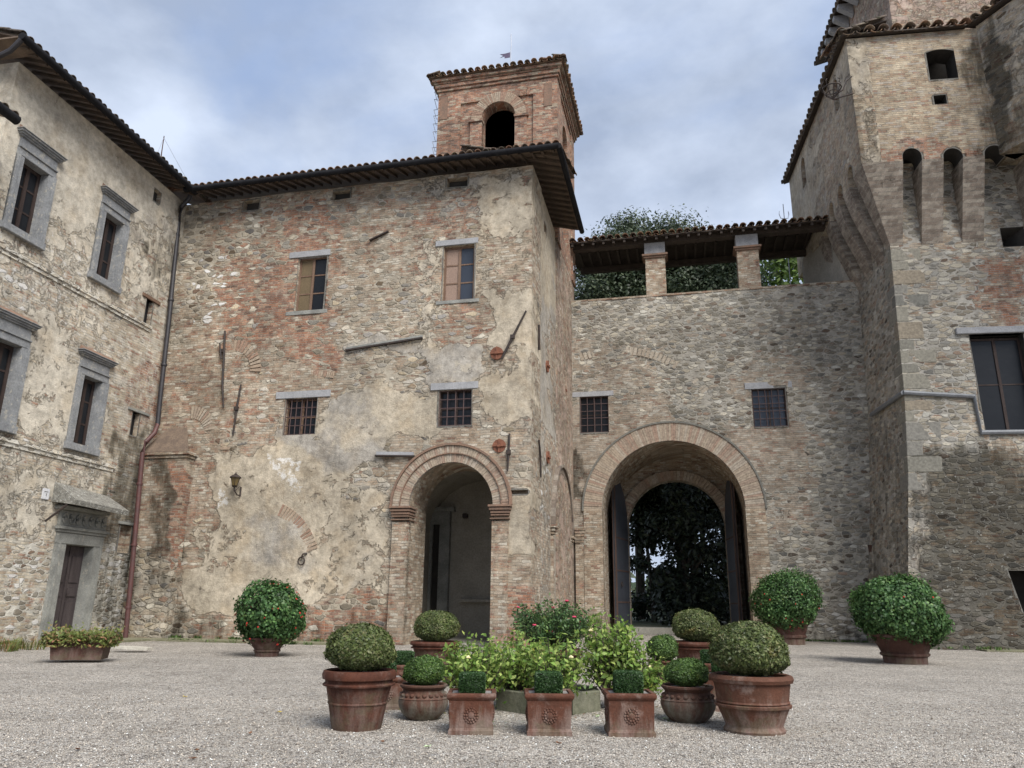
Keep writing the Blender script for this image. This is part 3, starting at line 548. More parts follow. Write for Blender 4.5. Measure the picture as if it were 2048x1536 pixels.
# side wall (towards the gate)
nax0,nax1 = 4.9,11.0
cut = MB(); cut.prism(arch_pts((nax0+nax1)/2,(nax1-nax0)/2-.32,-.4,4.9),-.5,.9)
a=FA.px; cut.box(3.0,3.7,-.5,.6,18.3,18.75)
solid_wall('wall', main, SI, 1.93, GY+.4, -.3, ZT, 1.9, [M['facade'],M['jamb']], (.6,.92,.06,.1,.2,.75),
   [(1060,930,1110,1300,20,dict(p=.45,w=.45,b=.3)),(1100,640,1135,960,10,dict(p=.35,b=.8,r=.4,d=.2)),(1060,350,1110,600,20,dict(g=.25,p=1.0)),(1085,980,1150,1300,20,dict(b=1,p=.4,d=.25,r=.15))], cut)
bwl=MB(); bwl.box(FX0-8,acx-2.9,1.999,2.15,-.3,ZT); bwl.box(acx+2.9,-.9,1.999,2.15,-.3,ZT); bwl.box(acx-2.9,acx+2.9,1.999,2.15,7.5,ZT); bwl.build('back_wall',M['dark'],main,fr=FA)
# porch archivolt, pilasters and imposts
mb = MB(); mb.ring(acx,azs,ar+.02,ar+.36,-.10,.3,n=60,gap=.09,jit=.012); mb.ring(acx,azs,ar+.38,ar+.68,-.14,.3,n=70,gap=.09,jit=.012); mb.build('archivolt',M['vous'],main,fr=FA)
mb = MB(); mb.ring(acx,azs,ar+.69,ar+.78,-.20,.2,n=40); mb.ring(acx,azs,ar+.355,ar+.39,-.165,.2,n=40); mb.build('arch_moulding',M['tilered'],main,fr=FA)
for sx_,xa,xb in ((-1,ax0-.64,ax0),(1,ax1,ax1+.64)):
    pil = MB(); imp = MB(); pil.box(xa,xb,-.14,.3,-.1,azs-.62,bev=.01)
    for dz,h,o_ in ((.0,.09,.17),(-.11,.1,.12),(-.23,.1,.07),(-.36,.06,.05),(-.50,.05,.08)): imp.box(xa-o_*.8,xb+o_*.8,-.14-o_,.6,azs-h+dz,azs+dz,bev=.015)
    pil.build('pilaster',M['jamb'],main,fr=FA); imp.build('impost',M['tilered'],main,fr=FA)
# porch room behind the arch
pw = 4.6; x0_,x1_=acx-pw*.62,acx+pw*.62; mb = MB()
mb.box(x0_-.2,x0_,2.01,6.25,0,7.2); mb.box(x1_,x1_+.2,2.01,6.25,0,7.2); mb.box(x0_-.2,x1_+.2,6.25,6.4,0,7.2)
nseg=12; cxr=(x0_+x1_)/2; rr=(x1_-x0_)/2
mb.prism([(cxr-rr*math.cos(math.pi*k/nseg),5.0+2.2*math.sin(math.pi*k/nseg)) for k in range(nseg+1)]+[(x1_,7.45),(x0_,7.45)],2.02,6.25)
mb.build('porch_room',M['inner'],main,fr=FA)
MB().box(x0_,x1_,1.2,6.24,.0,.05).build('porch_floor',M['slab'],main,fr=FA)
# porch inner door on the far wall with a pale stone frame, and a ledge
dx0=FA.px(843,1150,6.1)[0]; dx1=FA.px(898,1150,6.1)[0]
mb=MB(); mb.box(dx0,dx0+.5,5.95,6.24,.05,5.1,bev=.02); mb.box(dx1-.5,dx1,5.95,6.24,.05,5.1,bev=.02); mb.box(dx0,dx1,5.92,6.24,5.1,5.7,bev=.02); mb.box(dx0-.2,dx1+.2,5.85,6.24,5.7,5.9,bev=.02)
MB().box(dx1+.6,x1_,5.9,6.24,1.6,1.72).build('ledge',M['inner'],main,fr=FA)
df=mb.build('inner_door_frame',M['graystone2'],main,fr=FA)
MB().box(dx0+.5,dx1-.5,6.1,6.23,.05,5.1).build('door',M['dark'],df,fr=FA)
# lintels and sills
def lint(fr, q, parent, dy=.05, mat='lintel', name='lintel'):
    a,b,c_,d_=R4(fr,*q); mb=MB(); mb.box(a,b,-dy,.3,c_,d_,bev=.012); return mb.build(name,M[mat],parent,fr=fr)
for q in ((580,502,661,514),(872,479,957,490),(553,782,661,796),(862,765,957,779)): lint(FA,q,main)
for q in ((572,621,655,629),(872,600,958,607)): lint(FA,q,main,.04,'graystone2','sill')
window(main,FA,wA,.16,'woodbrown','pane',2,3,leftpane='curtain2'); window(main,FA,wB,.16,'woodbrown','paneblue',2,3,leftpane='curtain')
window(main,FA,wC,.22,'woodbrown','pane',2,2,fw=.07,grille=(6,4,.06)); window(main,FA,wD,.22,'wood','pane',2,2,fw=.07,grille=(4,4,.06))
# rough brick jamb lips round the openings
# ledges and fillets
def strip(fr,p,q,t,dy,name,mat,parent,taper=1):
    a=np.array(fr.px(*p)); b=np.array(fr.px(*q)); d=b-a; d/=np.linalg.norm(d); n_=np.array([-d[1],d[0]])*t
    pts=[tuple(a-n_*.5),tuple(b-n_*.5*taper),tuple(b+n_*.5*taper),tuple(a+n_*.5)]
    mb=MB(); mb.prism(pts,-dy,.1); return mb.build(name,mat,parent,fr=fr)
strip(FA,(693,702),(846,677),.07,.14,'ledge',M['iron'],main); strip(FA,(693,698),(846,673),.12,.05,'ledge',M['graystone2'],main)
strip(FA,(740,482),(778,464),.05,.12,'ledge',M['iron'],main); strip(FA,(752,912),(830,913),.06,.14,'ledge',M['iron'],main); strip(FA,(754,907),(828,908),.13,.10,'ledge',M['lintel'],main)
# blocked relieving arches showing as brick voussoirs
def relief(fr,cpx,rpx,a0,a1,parent,w_=.5,n=20,mat='vousred',dy=.012,name='relieving_arch'):
    cx,cz=fr.px(*cpx); ex,ez=fr.px(*rpx); r=math.hypot(ex-cx,ez-cz); mb=MB(); mb.ring(cx,cz,r,r+w_,-dy,.1,math.radians(a0),math.radians(a1),n,gap=.28,jit=.012); return mb.build(name,M[mat],parent,fr=fr)
relief(FA,(610,960),(610,756),78,106,main,.30,24,'vousr'); relief(FA,(462,742),(500,742),-5,92,main,.50,12,'vousr')
relief(FA,(380,868),(408,868),8,95,main,.55,11,'vous'); relief(FA,(500,1150),(604,1080),20,68,main,.50,17,'vousr'); relief(FA,(350,900),(440,900),-2,38,main,.45,10,'vousr')
# iron anchors and tie plates
def bar(fr,pts,r,name,parent,mat='iron',y=-.08,knob=None):
    P=[(*fr.px(*p),) for p in pts]; mb=MB(); mb.tube([(a,y,b) for a,b in P],r,6)
    if knob: a,b=fr.px(*knob); mb.box(a-.09,a+.09,y-.07,y+.05,b-.08,b+.08)
    return mb.build(name,M[mat],parent,fr=fr)
bar(FA,[(452,663),(450,710),(447,770),(449,816)],[.045,.05,.05,.03],'wall_anchor',main,knob=(446,703)); bar(FA,[(443,688),(446,720)],[.03,.045],'wall_anchor',main,y=-.14)
bar(FA,[(484,770),(475,820),(468,872)],[.035,.05,.035],'wall_anchor',main,knob=(475,818)); bar(FA,[(1053,623),(1025,678),(1004,719)],[.035,.055,.05],'wall_anchor',main,knob=(1026,675))
bar(FA,[(1020,868),(1018,905),(1016,943)],[.04,.05,.035],'wall_anchor',main,knob=(1018,905))
def plate(fr,p,parent,r=.27):
    x,z=fr.px(*p); mb=MB(); V=[]; k=20
    mb.prism([(x+r*math.cos(2*math.pi*i/k),z+r*math.sin(2*math.pi*i/k)) for i in range(k)],-.06,.02); mb.box(x-r,x+r,-.11,-.061,z-.03,z+.03); mb.box(x-.03,x+.03,-.114,-.062,z-r,z+r); mb.box(x-.07,x+.07,-.16,-.115,z-.05,z+.05)
    mb.build('tie_plate',M['rust'],parent,fr=fr)
plate(FA,(994,707),main); plate(FA,(999,892),main); plate(SI,(1093,733),main); plate(SI,(1094,915),main); plate(SI,(1128,781),main)
bar(SI,[(1074,650),(1075,700)],.05,'wall_anchor',main); bar(SI,[(1074,880),(1077,915),(1078,955)],[.04,.05,.03],'wall_anchor',main)
# niche arch on the side wall
cxn=(nax0+nax1)/2; rn=(nax1-nax0)/2-.32; mb=MB(); mb.ring(cxn,4.9,rn+.02,rn+.30,-.10,.2,n=26,gap=.12); mb.ring(cxn,4.9,rn+.32,rn+.46,-.2,.1,n=26); mb.build('archivolt',M['vousd'],main,fr=SI)
for xa,xb in ((cxn-rn-.46,cxn-rn),(cxn+rn,cxn+rn+.46)):
    mb=MB(); mb.box(xa,xb,-.10,.2,-.1,4.45,bev=.01)
    for dz,o_ in ((0,.16),(-.14,.10),(-.28,.04)): mb.box(xa-o_,xb+o_,-.1-o_,.3,4.9+dz-.12,4.9+dz,bev=.01)
    mb.build('pilaster',M['jamb'],main,fr=SI)
# hanging roof: front eave, side eave, gutters
EH=20.12; OV=.95; OS=1.2
slab_roof(main,FA,FX0-.9,OS,-OV,EH,4.5,EH+1.7,M['deck'],M['tile'],rafters=38,rmat=M['rafter'],rx=(FX0+.7,OS-.2),rlen=1.5)
S90=Fr(FA.w(OV,0,0),77)                                        # side slope of the hip
mb=MB(); SL=6.7
fr=SI; 
def hipdeck():
    mb=MB(); mb.hexa([(-OV+.1,-OS-.02,EH-.065),(SL,-OS-.02,EH-.065),(3.2,4.2,EH+1.3),(SL,4.2,EH+1.6),(-OV+.1,-OS-.02,EH-.004),(SL,-OS-.02,EH-.004),(3.2,4.2,EH+1.37),(SL,4.2,EH+1.66)]); return mb
rf=hipdeck().build('roof',M['deck'],main,fr=SI)
tf=tile_field(0.3,SL,-OS-.02,EH+.01,3.4,EH+1.25); solidify(tf.build('roof_tiles',M['tiledark'],rf,fr=SI,smooth='all',recalc=False))
q=MB(); q.hexa([(-.05,-OS+.05,EH-.2),(.05,-OS+.05,EH-.2),(-.05,.3,EH+.18),(.05,.3,EH+.18),(-.05,-OS+.05,EH-.07),(.05,-OS+.05,EH-.07),(-.05,.3,EH+.33),(.05,.3,EH+.33)])
first=None
for k in range(14):
    m=SI.m@Matrix.Translation((-.4+k*.52,0,-.0))
    if first is None: first=q.build('rafter',M['rafter'],rf,m)
    else: put(bpy.data.objects.new('rafter',first.data),m,rf)
def gutter(fr,pts,parent,r=.13,name='gutter',mat='gutter'):
    mb=MB(); mb.tube(pts,r,10); return mb.build(name,M[mat],parent,fr=fr,smooth=True)
cg=FA.w(OV+.12,-OV-.12,0)
gutter(FA,[(FX0+.62,-OV-.12,EH-.08),(OS+.12,-OV-.12,EH-.1)],main)
q0=SI.w(SL+.1,-OS-.14,0); l0=((q0-FA.o)@FA.u,(q0-FA.o)@FA.v)
gutter(FA,[(OS+.12,-OV-.12,EH-.1),(l0[0],l0[1],EH-.1)],main)
# buttress with a brick cap in the inner corner
bt_=empty('brick_buttress',FA.m,'brick buttress with sloping tiled cap in the corner of the two walls','buttress')
bx1=FA.px(362,1000,-.55)[0]; bz=FA.px(330,905,-.55)[1]; bx0=bx1-2.05
def grid_box(name,parent,fr,x0,x1,y0,y1,z0,z1,mat,base,regs,cell=.25,taper=0):
    b=bmesh.new(); bmesh.ops.create_cube(b,size=1)
    for v in b.verts: v.co=Vector(((x0+x1)/2+v.co.x*(x1-x0),(y0+y1)/2+v.co.y*(y1-y0),(z0+z1)/2+v.co.z*(z1-z0)))
    for ax,L0 in ((0,(x0,x1)),(1,(y0,y1)),(2,(z0,z1))):
        k=int((L0[1]-L0[0])/cell)
        for i in range(1,k):
            c=[0,0,0]; c[ax]=L0[0]+(L0[1]-L0[0])*i/k; nn=[0,0,0]; nn[ax]=1; bmesh.ops.bisect_plane(b,geom=b.verts[:]+b.edges[:]+b.faces[:],plane_co=c,plane_no=nn)
    me=bpy.data.meshes.new(name); b.to_mesh(me); b.free(); me.materials.append(mat); paint(me,fr.m,base,regs); o=bpy.data.objects.new(name,me); return put(o,fr.m,parent)
grid_box('buttress_body',bt_,FA,bx0,bx1,-.55,-.01,-.1,bz-.25,M['buttress'],(.95,.0,.2,.35,0,.4),[(305,900,345,1290,14,dict(d=.55)),(240,1120,350,1300,20,dict(b=.15,d=.42,r=.2)),(345,930,380,1130,8,dict(r=.8,d=.0))])
mb=MB(); mb.box(bx0-.06,bx1+.06,-.61,-.01,bz-.25,bz-.12,bev=.01); mb.box(bx0-.14,bx1+.14,-.69,-.01,bz-.118,bz,bev=.01)
mb.build('cornice',M['jamb'],bt_,fr=FA)
mb=MB(); mb.hexa([(bx0-.14,-.69,bz+.003),(bx1+.14,-.69,bz+.003),(bx0+.3,-.01,bz+.003),(bx1-.3,-.01,bz+.003),(bx0-.1,-.65,bz+.1),(bx1+.1,-.65,bz+.1),(bx0+.55,-.01,bz+1.2),(bx1-.55,-.01,bz+1.2)]); mb.build('cap',M['deck'],bt_,fr=FA)

# ================================================================ BELL TOWER
TY=6.5; tx1=FA.px(1112,200,TY)[0]; tx0=FA.px(881,185,TY)[0]; td=6.2; tz0=20.5; tz1=FA.px(1000,165,TY)[1]-.1
BE=Fr(FA.w(tx0,TY,0),-13); W_=tx1-tx0
bell=empty('bell_tower',BE.m @ Matrix.Translation((0,0,0)),'square red brick bell tower with arched openings rising behind the roof','bell tower')
bc=BE.px(996,250); br=(BE.px(1030,260)[0]-BE.px(964,260)[0])/2; btop=BE.px(996,206)[1]; bzs=btop-br; bcx=BE.px(997,260)[0]
cut=MB(); cut.prism(arch_pts(bcx,br,tz0+.3,bzs),-1,9); cut.prism(arch_pts(td/2,br,tz0+.3,bzs),-1,9,axis='x')
mb=MB(); 
def hollow(x0,x1,y0,y1,z0,z1,t): 
    m=MB(); m.box(x0,x1,y0,y0+t,z0,z1); m.box(x0,x1,y1-t,y1,z0,z1); m.box(x0,x0+t,y0+t,y1-t,z0,z1); m.box(x1-t,x1,y0+t,y1-t,z0,z1); return m
def boolify(o, cut, fr):
    cm=bpy.data.meshes.new('cut'); cm.from_pydata(cut.v,[],cut.f); b=bmesh.new(); b.from_mesh(cm); bmesh.ops.recalc_face_normals(b,faces=b.faces); b.to_mesh(cm); b.free()
    co=bpy.data.objects.new('cut',cm); link(co); co.matrix_world=fr.m; md=o.modifiers.new('b','BOOLEAN'); md.object=co; md.operation='DIFFERENCE'; md.solver='EXACT'; md.use_self=True
    bpy.context.view_layer.update(); dg=bpy.context.evaluated_depsgraph_get(); nm=bpy.data.meshes.new_from_object(o.evaluated_get(dg),preserve_all_data_layers=True,depsgraph=dg); o.modifiers.clear(); o.data=nm; bpy.data.objects.remove(co)
bw_=MB(); bw_.box(0,W_,0,td,tz0-1,tz1)
bwall=bw_.build('wall',M['bell'],bell,fr=BE)
cut.box(.7,W_-.7,.7,td-.7,tz0-.5,tz1-.3); boolify(bwall,cut,BE)
lo=MB(); lo.box(.01,W_-.01,.01,td-.01,-.3,tz0-1.0); lo.build('lower_wall',M['pink'],bell,fr=BE)
mb=MB(); pw_=.16                                                  # corner pilaster strips and sunk panel
for xa,xb in ((-.06,1.25),(W_-1.25,W_+.06)): mb.box(xa,xb,-.10,.1,tz0-1,tz1-.3)
for ya,yb in ((-.09,1.1),(td-1.1,td)): mb.box(W_-.1,W_+.08,ya,yb,tz0-1,tz1-.3)
mb.box(1.25,W_-1.25,-.097,.1,tz1-1.0,tz1-.3); mb.build('pilaster',M['bell'],bell,fr=BE)
mb=MB()
for k,(o_,h) in enumerate(((.08,.20),(.16,.18),(.24,.22),(.30,.10),(.40,.20))):
    z=tz1-.3+[0,.205,.39,.615,.72][k]; mb.box(-o_,W_+o_,-o_,td+o_,z,z+h-.004,bev=.02)
mb.build('cornice',M['bell'],bell,fr=BE); CZ=tz1+.62
mb=MB(); mb.ring(bcx,bzs,br+.01,br+.62,-.13,.3,n=40,gap=.16,jit=.01); 
for k in range(14):
    t0=0
mb.build('archivolt',M['vousr'],bell,fr=BE)
for s in (-1,1):
    mb=MB(); mb.box(bcx+s*(br+.33)-.33,bcx+s*(br+.33)+.33,-.12,.3,tz0-.2,bzs-.2); mb.box(bcx+s*(br+.36)-.40,bcx+s*(br+.36)+.40,-.2,.3,bzs-.2,bzs-.02,bev=.02)
    mb.build('pilaster',M['bell'],bell,fr=BE)
for x in (.28,W_-.42): MB().box(x-.22,x+.22,-.13,.05,tz1-1.9,tz1-.45).build('corner_panel',M['tilered'],bell,fr=BE)
mb=MB(); o_=.52; ap=(W_/2,td/2,CZ+1.2); C4=[(-o_,-o_,CZ+.02),(W_+o_,-o_,CZ+.02),(W_+o_,td+o_,CZ+.02),(-o_,td+o_,CZ+.02)]
mb.add(C4+[ap],[(0,1,4),(1,2,4),(2,3,4),(3,0,4),(3,2,1,0)]); rf=mb.build('roof',M['deck'],bell,fr=BE)
def hip_tiles(mb_len,wid,run,rise,pitch=.40):                  # tiles clipped to a triangular hip slope
    tf=tile_field(0,wid,0,0,run,rise,pitch); keep=MB()
    for f in range(0,len(tf.f),6):
        vs=tf.f[f][0]; x=tf.v[vs][0]; y=tf.v[vs][1]
        if y<.02 or (x>y/run*wid/2-.1 and x<wid-y/run*wid/2+.1):
            idx=sorted({i for q in tf.f[f:f+6] for i in q}); mp_={k:i for i,k in enumerate(idx)}; keep.add([tf.v[k] for k in idx],[[mp_[k] for k in q] for q in tf.f[f:f+6]])
    return keep
for (ox,oy,ang,wid,run) in ((-o_,-o_,0,W_+2*o_,td/2+o_),(W_+o_,-o_,90,td+2*o_,W_/2+o_),(-o_,td+o_,-90,td+2*o_,W_/2+o_)):
    m=BE.m@Matrix.Translation((ox,oy,CZ+.03))@Matrix.Rotation(math.radians(ang),4,'Z'); solidify(hip_tiles(0,wid,run,1.18).build('roof_tiles',M['tile'],rf,m,smooth='all',recalc=False))
mb=MB(); mb.tube([(.7,3,bzs-.6),(W_-.7,3,bzs-.6)],.14,6); mb.build('bell_beam',M['beam'],bell,fr=BE)
mb=MB(); mb.lathe([(.06,.75),(.25,.72),(.34,.5),(.38,.2),(.52,-.15),(.56,-.2)],20,c=(bcx,3,bzs-1.5)); mb.tube([(bcx,3,bzs-.6),(bcx,3,bzs-.7)],.06,6); mb.build('bell',M['bronze'],bell,fr=BE,smooth=True)
# rung ladder up the left side
mb=MB(); first=None; zr=[BE.px(872,y)[1] for y in (172,187,208,220,236,252,272,284,298,313)]
for z in zr:
    mb=MB(); mb.tube([(0,.5,z),(-.48,.5,z),(-.55,.5,z-.0)],.018,5); mb.tube([(-.52,.5,z),(-.36,.5,z-.62),(0,.5,z-.66)],.018,5); mb.build('ladder_rung',M['steel'],bell,fr=BE)
va=empty('weather_vane',Matrix.Translation(Vector(BE.w(BE.px(1021,100,2.0)[0],2.0,CZ+.6))),'thin rod with small dark forked flag on top of the bell tower roof','weather vane')
mb=MB(); zt=BE.px(1022,68,2.0)[1]-(CZ+.6); mb.tube([(0,0,0),(.02,0,zt*.72),(.05,0,zt*.76),(.02,0,zt)],.022,6); mb.build('rod',M['steel'],va)
zf=zt*.56; MB().prism([(-.02,zf),(-.34,zf-.07),(-.36,zf+.06),(-.62,zf-.06),(-.42,zf+.1),(-.62,zf+.2),(-.3,zf+.26),(-.02,zf+.36)],-.01,.01).build('flag',M['flag'],va)

# ================================================================ LEFT WING
wing=empty('plastered_palace_wing',LW.m,'long pale plastered wing on the left with grey stone framed windows','building')
def LWr(tl,tr,bl,br_):
    a=[LW.px(*p) for p in (tl,tr,bl,br_)]; return ((a[0][0]+a[2][0])/2,(a[1][0]+a[3][0])/2,(a[2][1]+a[3][1])/2,(a[0][1]+a[1][1])/2)
w2=LWr((212,428),(243,448),(191,549),(224,569)); w1=LWr((48,318),(90,348),(22,450),(70,480)); w4=LWr((167,751),(200,766),(147,885),(180,896))
ww=w4[1]-w4[0]; w1,w2,w4=[(q[0]-.07,q[1]+.07,q[2]-.03,q[3]+.05) for q in (w1,w2,w4)]; w3x=LW.px(40,706)[0]; w3=(w3x-ww*1.12,w3x,w4[2],w4[3]+.1)
wd=LWr((123,1087),(178,1092),(102,1264),(163,1264)); wd=(wd[0],wd[1]+.0,.35,wd[3])
cut=MB()
for q in (w1,w2,w3,w4): cut.box(q[0],q[1],-.5,.55,q[2],q[3])
cut.box(wd[0],wd[1],-.5,.6,wd[2],wd[3])
narrow=[LWr((308,378),(322,384),(307,400),(320,410)),LWr((293,596),(305,604),(288,648),(301,652)),LWr((266,822),(280,828),(260,868),(272,874)),LWr((234,616),(247,622),(233,630),(246,636))]
for q in narrow: cut.box(q[0],q[1],-.5,.6,q[2],q[3])
nq=LWr((240,1048),(262,1052),(236,1104),(258,1108)); cut.box(nq[0],nq[1],-.5,.25,nq[2],nq[3])
regsL=[(0,60,400,330,60,dict(p=.82,g=.35,b=.9,d=.12)),(0,60,400,180,1,dict()),(250,350,380,480,20,dict(p=.55,g=.5,d=.25,b=.95,r=.25)),(100,200,330,420,30,dict(p=.9,g=.1,d=.0)),
 (0,520,130,640,30,dict(p=.45,w=.35,b=.8,r=.4)),(60,650,140,860,20,dict(p=.62,g=.0)),(0,480,240,620,40,dict(w=.5)),(150,600,235,720,20,dict(p=.45,w=.45)),(230,620,330,900,25,dict(p=.32,b=1,r=.12,w=.2)),
 (255,730,330,900,16,dict(p=.3,b=1,r=.5,d=.2)),(300,480,350,560,12,dict(d=.45)),(0,880,250,960,16,dict(p=.45,r=.35,b=.9)),(0,960,110,1090,24,dict(p=.55,b=.7,r=.1,w=.2)),(0,1090,90,1330,30,dict(p=.15,b=.6,r=.4)),
 (215,880,290,1100,22,dict(d=.55,b=.9,r=.2,p=.1)),(190,1080,290,1300,26,dict(d=.45,b=.15,p=.1)),(0,1240,110,1330,24,dict(d=.2,p=.3))]
LX0=-10.3
solid_wall('wall',wing,LW,LX0,1.0,-.3,19.9,1.1,[M['left'],M['reveal']],(.95,.55,.05,.12,.33,.2),regsL,cut)
grid_box('end_wall',wing,LW,LX0,LX0+1.0,1.1,14,-.3,19.9,M['left'],(.85,.6,0,.12,.12,.2),[],1.0)
EZ=20.12
slab_roof(wing,LW,LX0-.9,.4,-.85,EZ,5,EZ+1.9,M['deck'],M['tiledark'],rafters=24,rmat=M['rafter'],rx=(LX0-.5,-.7),rlen=1.5)
gutter(LW,[(LX0-1.0,-.97,EZ-.08),(-.80,-.97,EZ-.1)],wing,.14)
mb=MB(); mb.tube([(LX0-.95,-.95,EZ-.2),(LX0-.95,-.6,EZ-.6),(LX0-1.0,.2,EZ-1.0)],.09,8); mb.build('downpipe',M['pipe'],wing,fr=LW,smooth=True)
mb=MB(); mb.hexa([(LX0-.95,-.8,EZ-.07),(LX0-.02,-.8,EZ-.07),(LX0-.95,12,EZ-.07),(LX0-.02,12,EZ-.07),(LX0-.95,-.8,EZ-.01),(LX0-.02,-.8,EZ-.01),(LX0-.95,12,EZ-.01),(LX0-.02,12,EZ-.01)]); mb.build('verge',M['deck'],wing,fr=LW)
def stone_frame(r,parent,fw=.31,mat='graystone',cor=.55,top=.36,ybody=-.08):
    x0,x1,z0,z1=r; mb=MB(); B=dict(bev=.015)
    for s,(a,b) in ((0,(x0-fw,x0+.02)),(1,(x1-.02,x1+fw))):
        mb.box(a,b,ybody,.5,z0+.018,z1-.023,**B)
        if s: mb.box(b-.12,b,ybody-.04,.1,z0,z1-.001)
        else: mb.box(a,a+.12,ybody-.04,.1,z0,z1-.001)
    mb.box(x0-fw+.003,x1+fw-.003,ybody,.5,z1-.02,z1+fw*.8,**B); mb.box(x0-fw,x1+fw,ybody-.05,.1,z1+fw*.8,z1+fw*1.0,bev=.012)
    z=z1+fw; mb.box(x0-fw+.03,x1+fw-.03,ybody+.02,.1,z,z+top,**B); z+=top
    for k,(o_,h) in enumerate(((.03,.06),(.08,.07),(.14,.07),(.18,.04))): mb.box(x0-fw-o_,x1+fw+o_,ybody-o_-.02,.1,z+.002,z+h,bev=.012); z+=h
    mb.box(x0-fw-.06,x1+fw+.06,ybody-.08,.5,z0-.26,z0+.015,**B)
    f=mb.build('stone_frame',M[mat],parent,fr=LW)
    m2=MB(); m2.hexa([(x0-fw-.12,-.2,z+.003),(x1+fw+.12,-.2,z+.003),(x0-fw-.1,.1,z+.003),(x1+fw+.1,.1,z+.003),(x0-fw-.11,-.18,z+.04),(x1+fw+.11,-.18,z+.04),(x0-fw-.05,.1,z+.28),(x1+fw+.05,.1,z+.28)]); m2.build('tile_fillet',M['tilered'],f,fr=LW)
    return f
for q in (w1,w2,w3,w4):
    wi=window(wing,LW,(q[0]+.023,q[1]-.023,q[2]+.018,q[3]-.023),.27,'wood','pane',2,3,fw=.13,bar=.07); stone_frame(q,wi,mat='graystone')
# string courses
for z in (13.1,6.72):
    mb=MB(); mb.box(LX0,-1.25 if z>10 else -2.2,-.09,.05,z-.07,z+.07,bev=.015); mb.box(LX0,-1.3 if z>10 else -2.3,-.045,.05,z-.2,z-.072); mb.build('string_course',M['left'],wing,fr=LW)
# portal
door=MB(); x0,x1,z0,z1=wd
mb=MB(); mb.box(x0-.48,x0+.02,-.12,.58,0,z1-.02,bev=.02); mb.box(x1-.02,x1+.48,-.12,.58,0,z1-.02,bev=.02); mb.box(x0-.36,x0-.30,-.15,0,0,z1); mb.box(x1+.30,x1+.36,-.15,0,0,z1)
mb.box(x0-.477,x1+.477,-.12,.58,z1-.018,z1+.40,bev=.02); mb.box(x0-.52,x1+.52,-.17,.1,z1+.402,z1+.5,bev=.01); mb.box(x0-.58,x1+.58,-.24,.1,z1+.502,z1+.62,bev=.01)
mb.box(x0-.5,x1+.5,-.12,.1,z1+.622,z1+1.2,bev=.02); mb.box(x0+.022,x1-.022,-.3,.59,0,z0-.003,bev=.02)
fm=mb.build('portal_frame',M['graystone2'],wing,fr=LW)
mb=MB()                                                           # carved frieze relief
for k in range(7):
    cx_=x0-.3+k*(x1-x0+.6)/6; a0=random.uniform(0,3)
    mb.tube([(cx_+.13*math.cos(a0+t),-.15,z1+.91+.17*math.sin(a0+t)) for t in np.linspace(0,4.2,9)],.035,6); mb.sphere((cx_,-.14,z1+.91),.05,8,6)
mb.build('carved_frieze',M['graystone2'],fm,fr=LW,smooth=True)
mb=MB(); zc=z1+1.2; b=[]
xa,xb=x0-.95,x1+.45
mb.hexa([(xa,-1.0,zc+.12),(xb,-1.05,zc+.02),(xa,.05,zc+.25),(xb,.05,zc+.22),(xa,-1.02,zc+.30),(xb,-1.08,zc+.20),(xa,.05,zc+1.0),(xb,.05,zc+.85)]); cn=mb.build('canopy_slab',M['canopy'],fm,fr=LW)
MB().box(xa+.2,xb-.25,-.45,.1,zc+.003,zc+.13,bev=.02).build('canopy_bracket',M['graystone2'],fm,fr=LW)
bar_=MB(); bar_.tube([(xa-.25,-.1,zc-.5),(xa-.1,-.75,zc+.1)],.04,6); bar_.build('iron_stay',M['iron'],fm,fr=LW)
mb=MB(); y=.30; xm=(x0+x1)/2
for a,b in ((x0+.021,xm-.012),(xm+.012,x1-.021)):
    mb.box(a,b,y,y+.08,z0,z1-.02)
    for za,zb in ((z0+.15,z0+(z1-z0)*.34),(z0+(z1-z0)*.40,z0+(z1-z0)*.5),(z0+(z1-z0)*.56,z1-.4)): mb.box(a+.12,b-.12,y-.035,y,za,zb,bev=.012)
mb.box(xm-.05,xm+.05,y-.05,y+.01,z0,z1); dr=mb.build('door',M['doorwood'],wing,fr=LW)
mb=MB(); mb.tube([(xm+.12,y-.06,z0+1.25),(xm+.12,y-.1,z0+1.3),(xm+.12,y-.06,z0+1.4)],.015,5); mb.build('handle',M['iron'],dr,fr=LW)
mb=MB(); mb.box(narrow[1][0]-.35,narrow[1][1]+.45,-.06,.3,narrow[1][3],narrow[1][3]+.17,bev=.02); mb.build('lintel',M['woodbrown'],wing,fr=LW)
mb=MB(); mb.box(narrow[2][0]-.35,narrow[2][1]+.6,-.06,.3,narrow[2][3],narrow[2][3]+.13,bev=.02); mb.build('lintel',M['graystone2'],wing,fr=LW); mb=MB(); mb.box(nq[0]-.2,nq[1]+.2,-.06,.2,nq[3],nq[3]+.13,bev=.02); mb.build('lintel',M['graystone2'],wing,fr=LW)
MB().box(narrow[0][0],narrow[0][1],.2,.23,narrow[0][2],narrow[0][3]).build('recess_shade',M['dark'],wing,fr=LW)  # dark sheet painting the shade inside the topmost slit
for q in narrow[1:3]:
    MB().box(q[0],q[1],.2,.25,q[2],q[3]).build('pane',M['pane'],wing,fr=LW)
MB().box(narrow[3][0]+.25,narrow[3][0]+.33,.1,.2,narrow[3][2],narrow[3][3]).build('window_grille',M['graystone2'],wing,fr=LW)
sx0,sz0=LW.px(90,988)
sg=MB().box(sx0-.17,sx0+.17,-.05,0,sz0-.2,sz0+.2,bev=.02).build('house_number_plate',M['white'],fr=LW); tag(sg,'small white square plate on the wall left of the door canopy','plate')
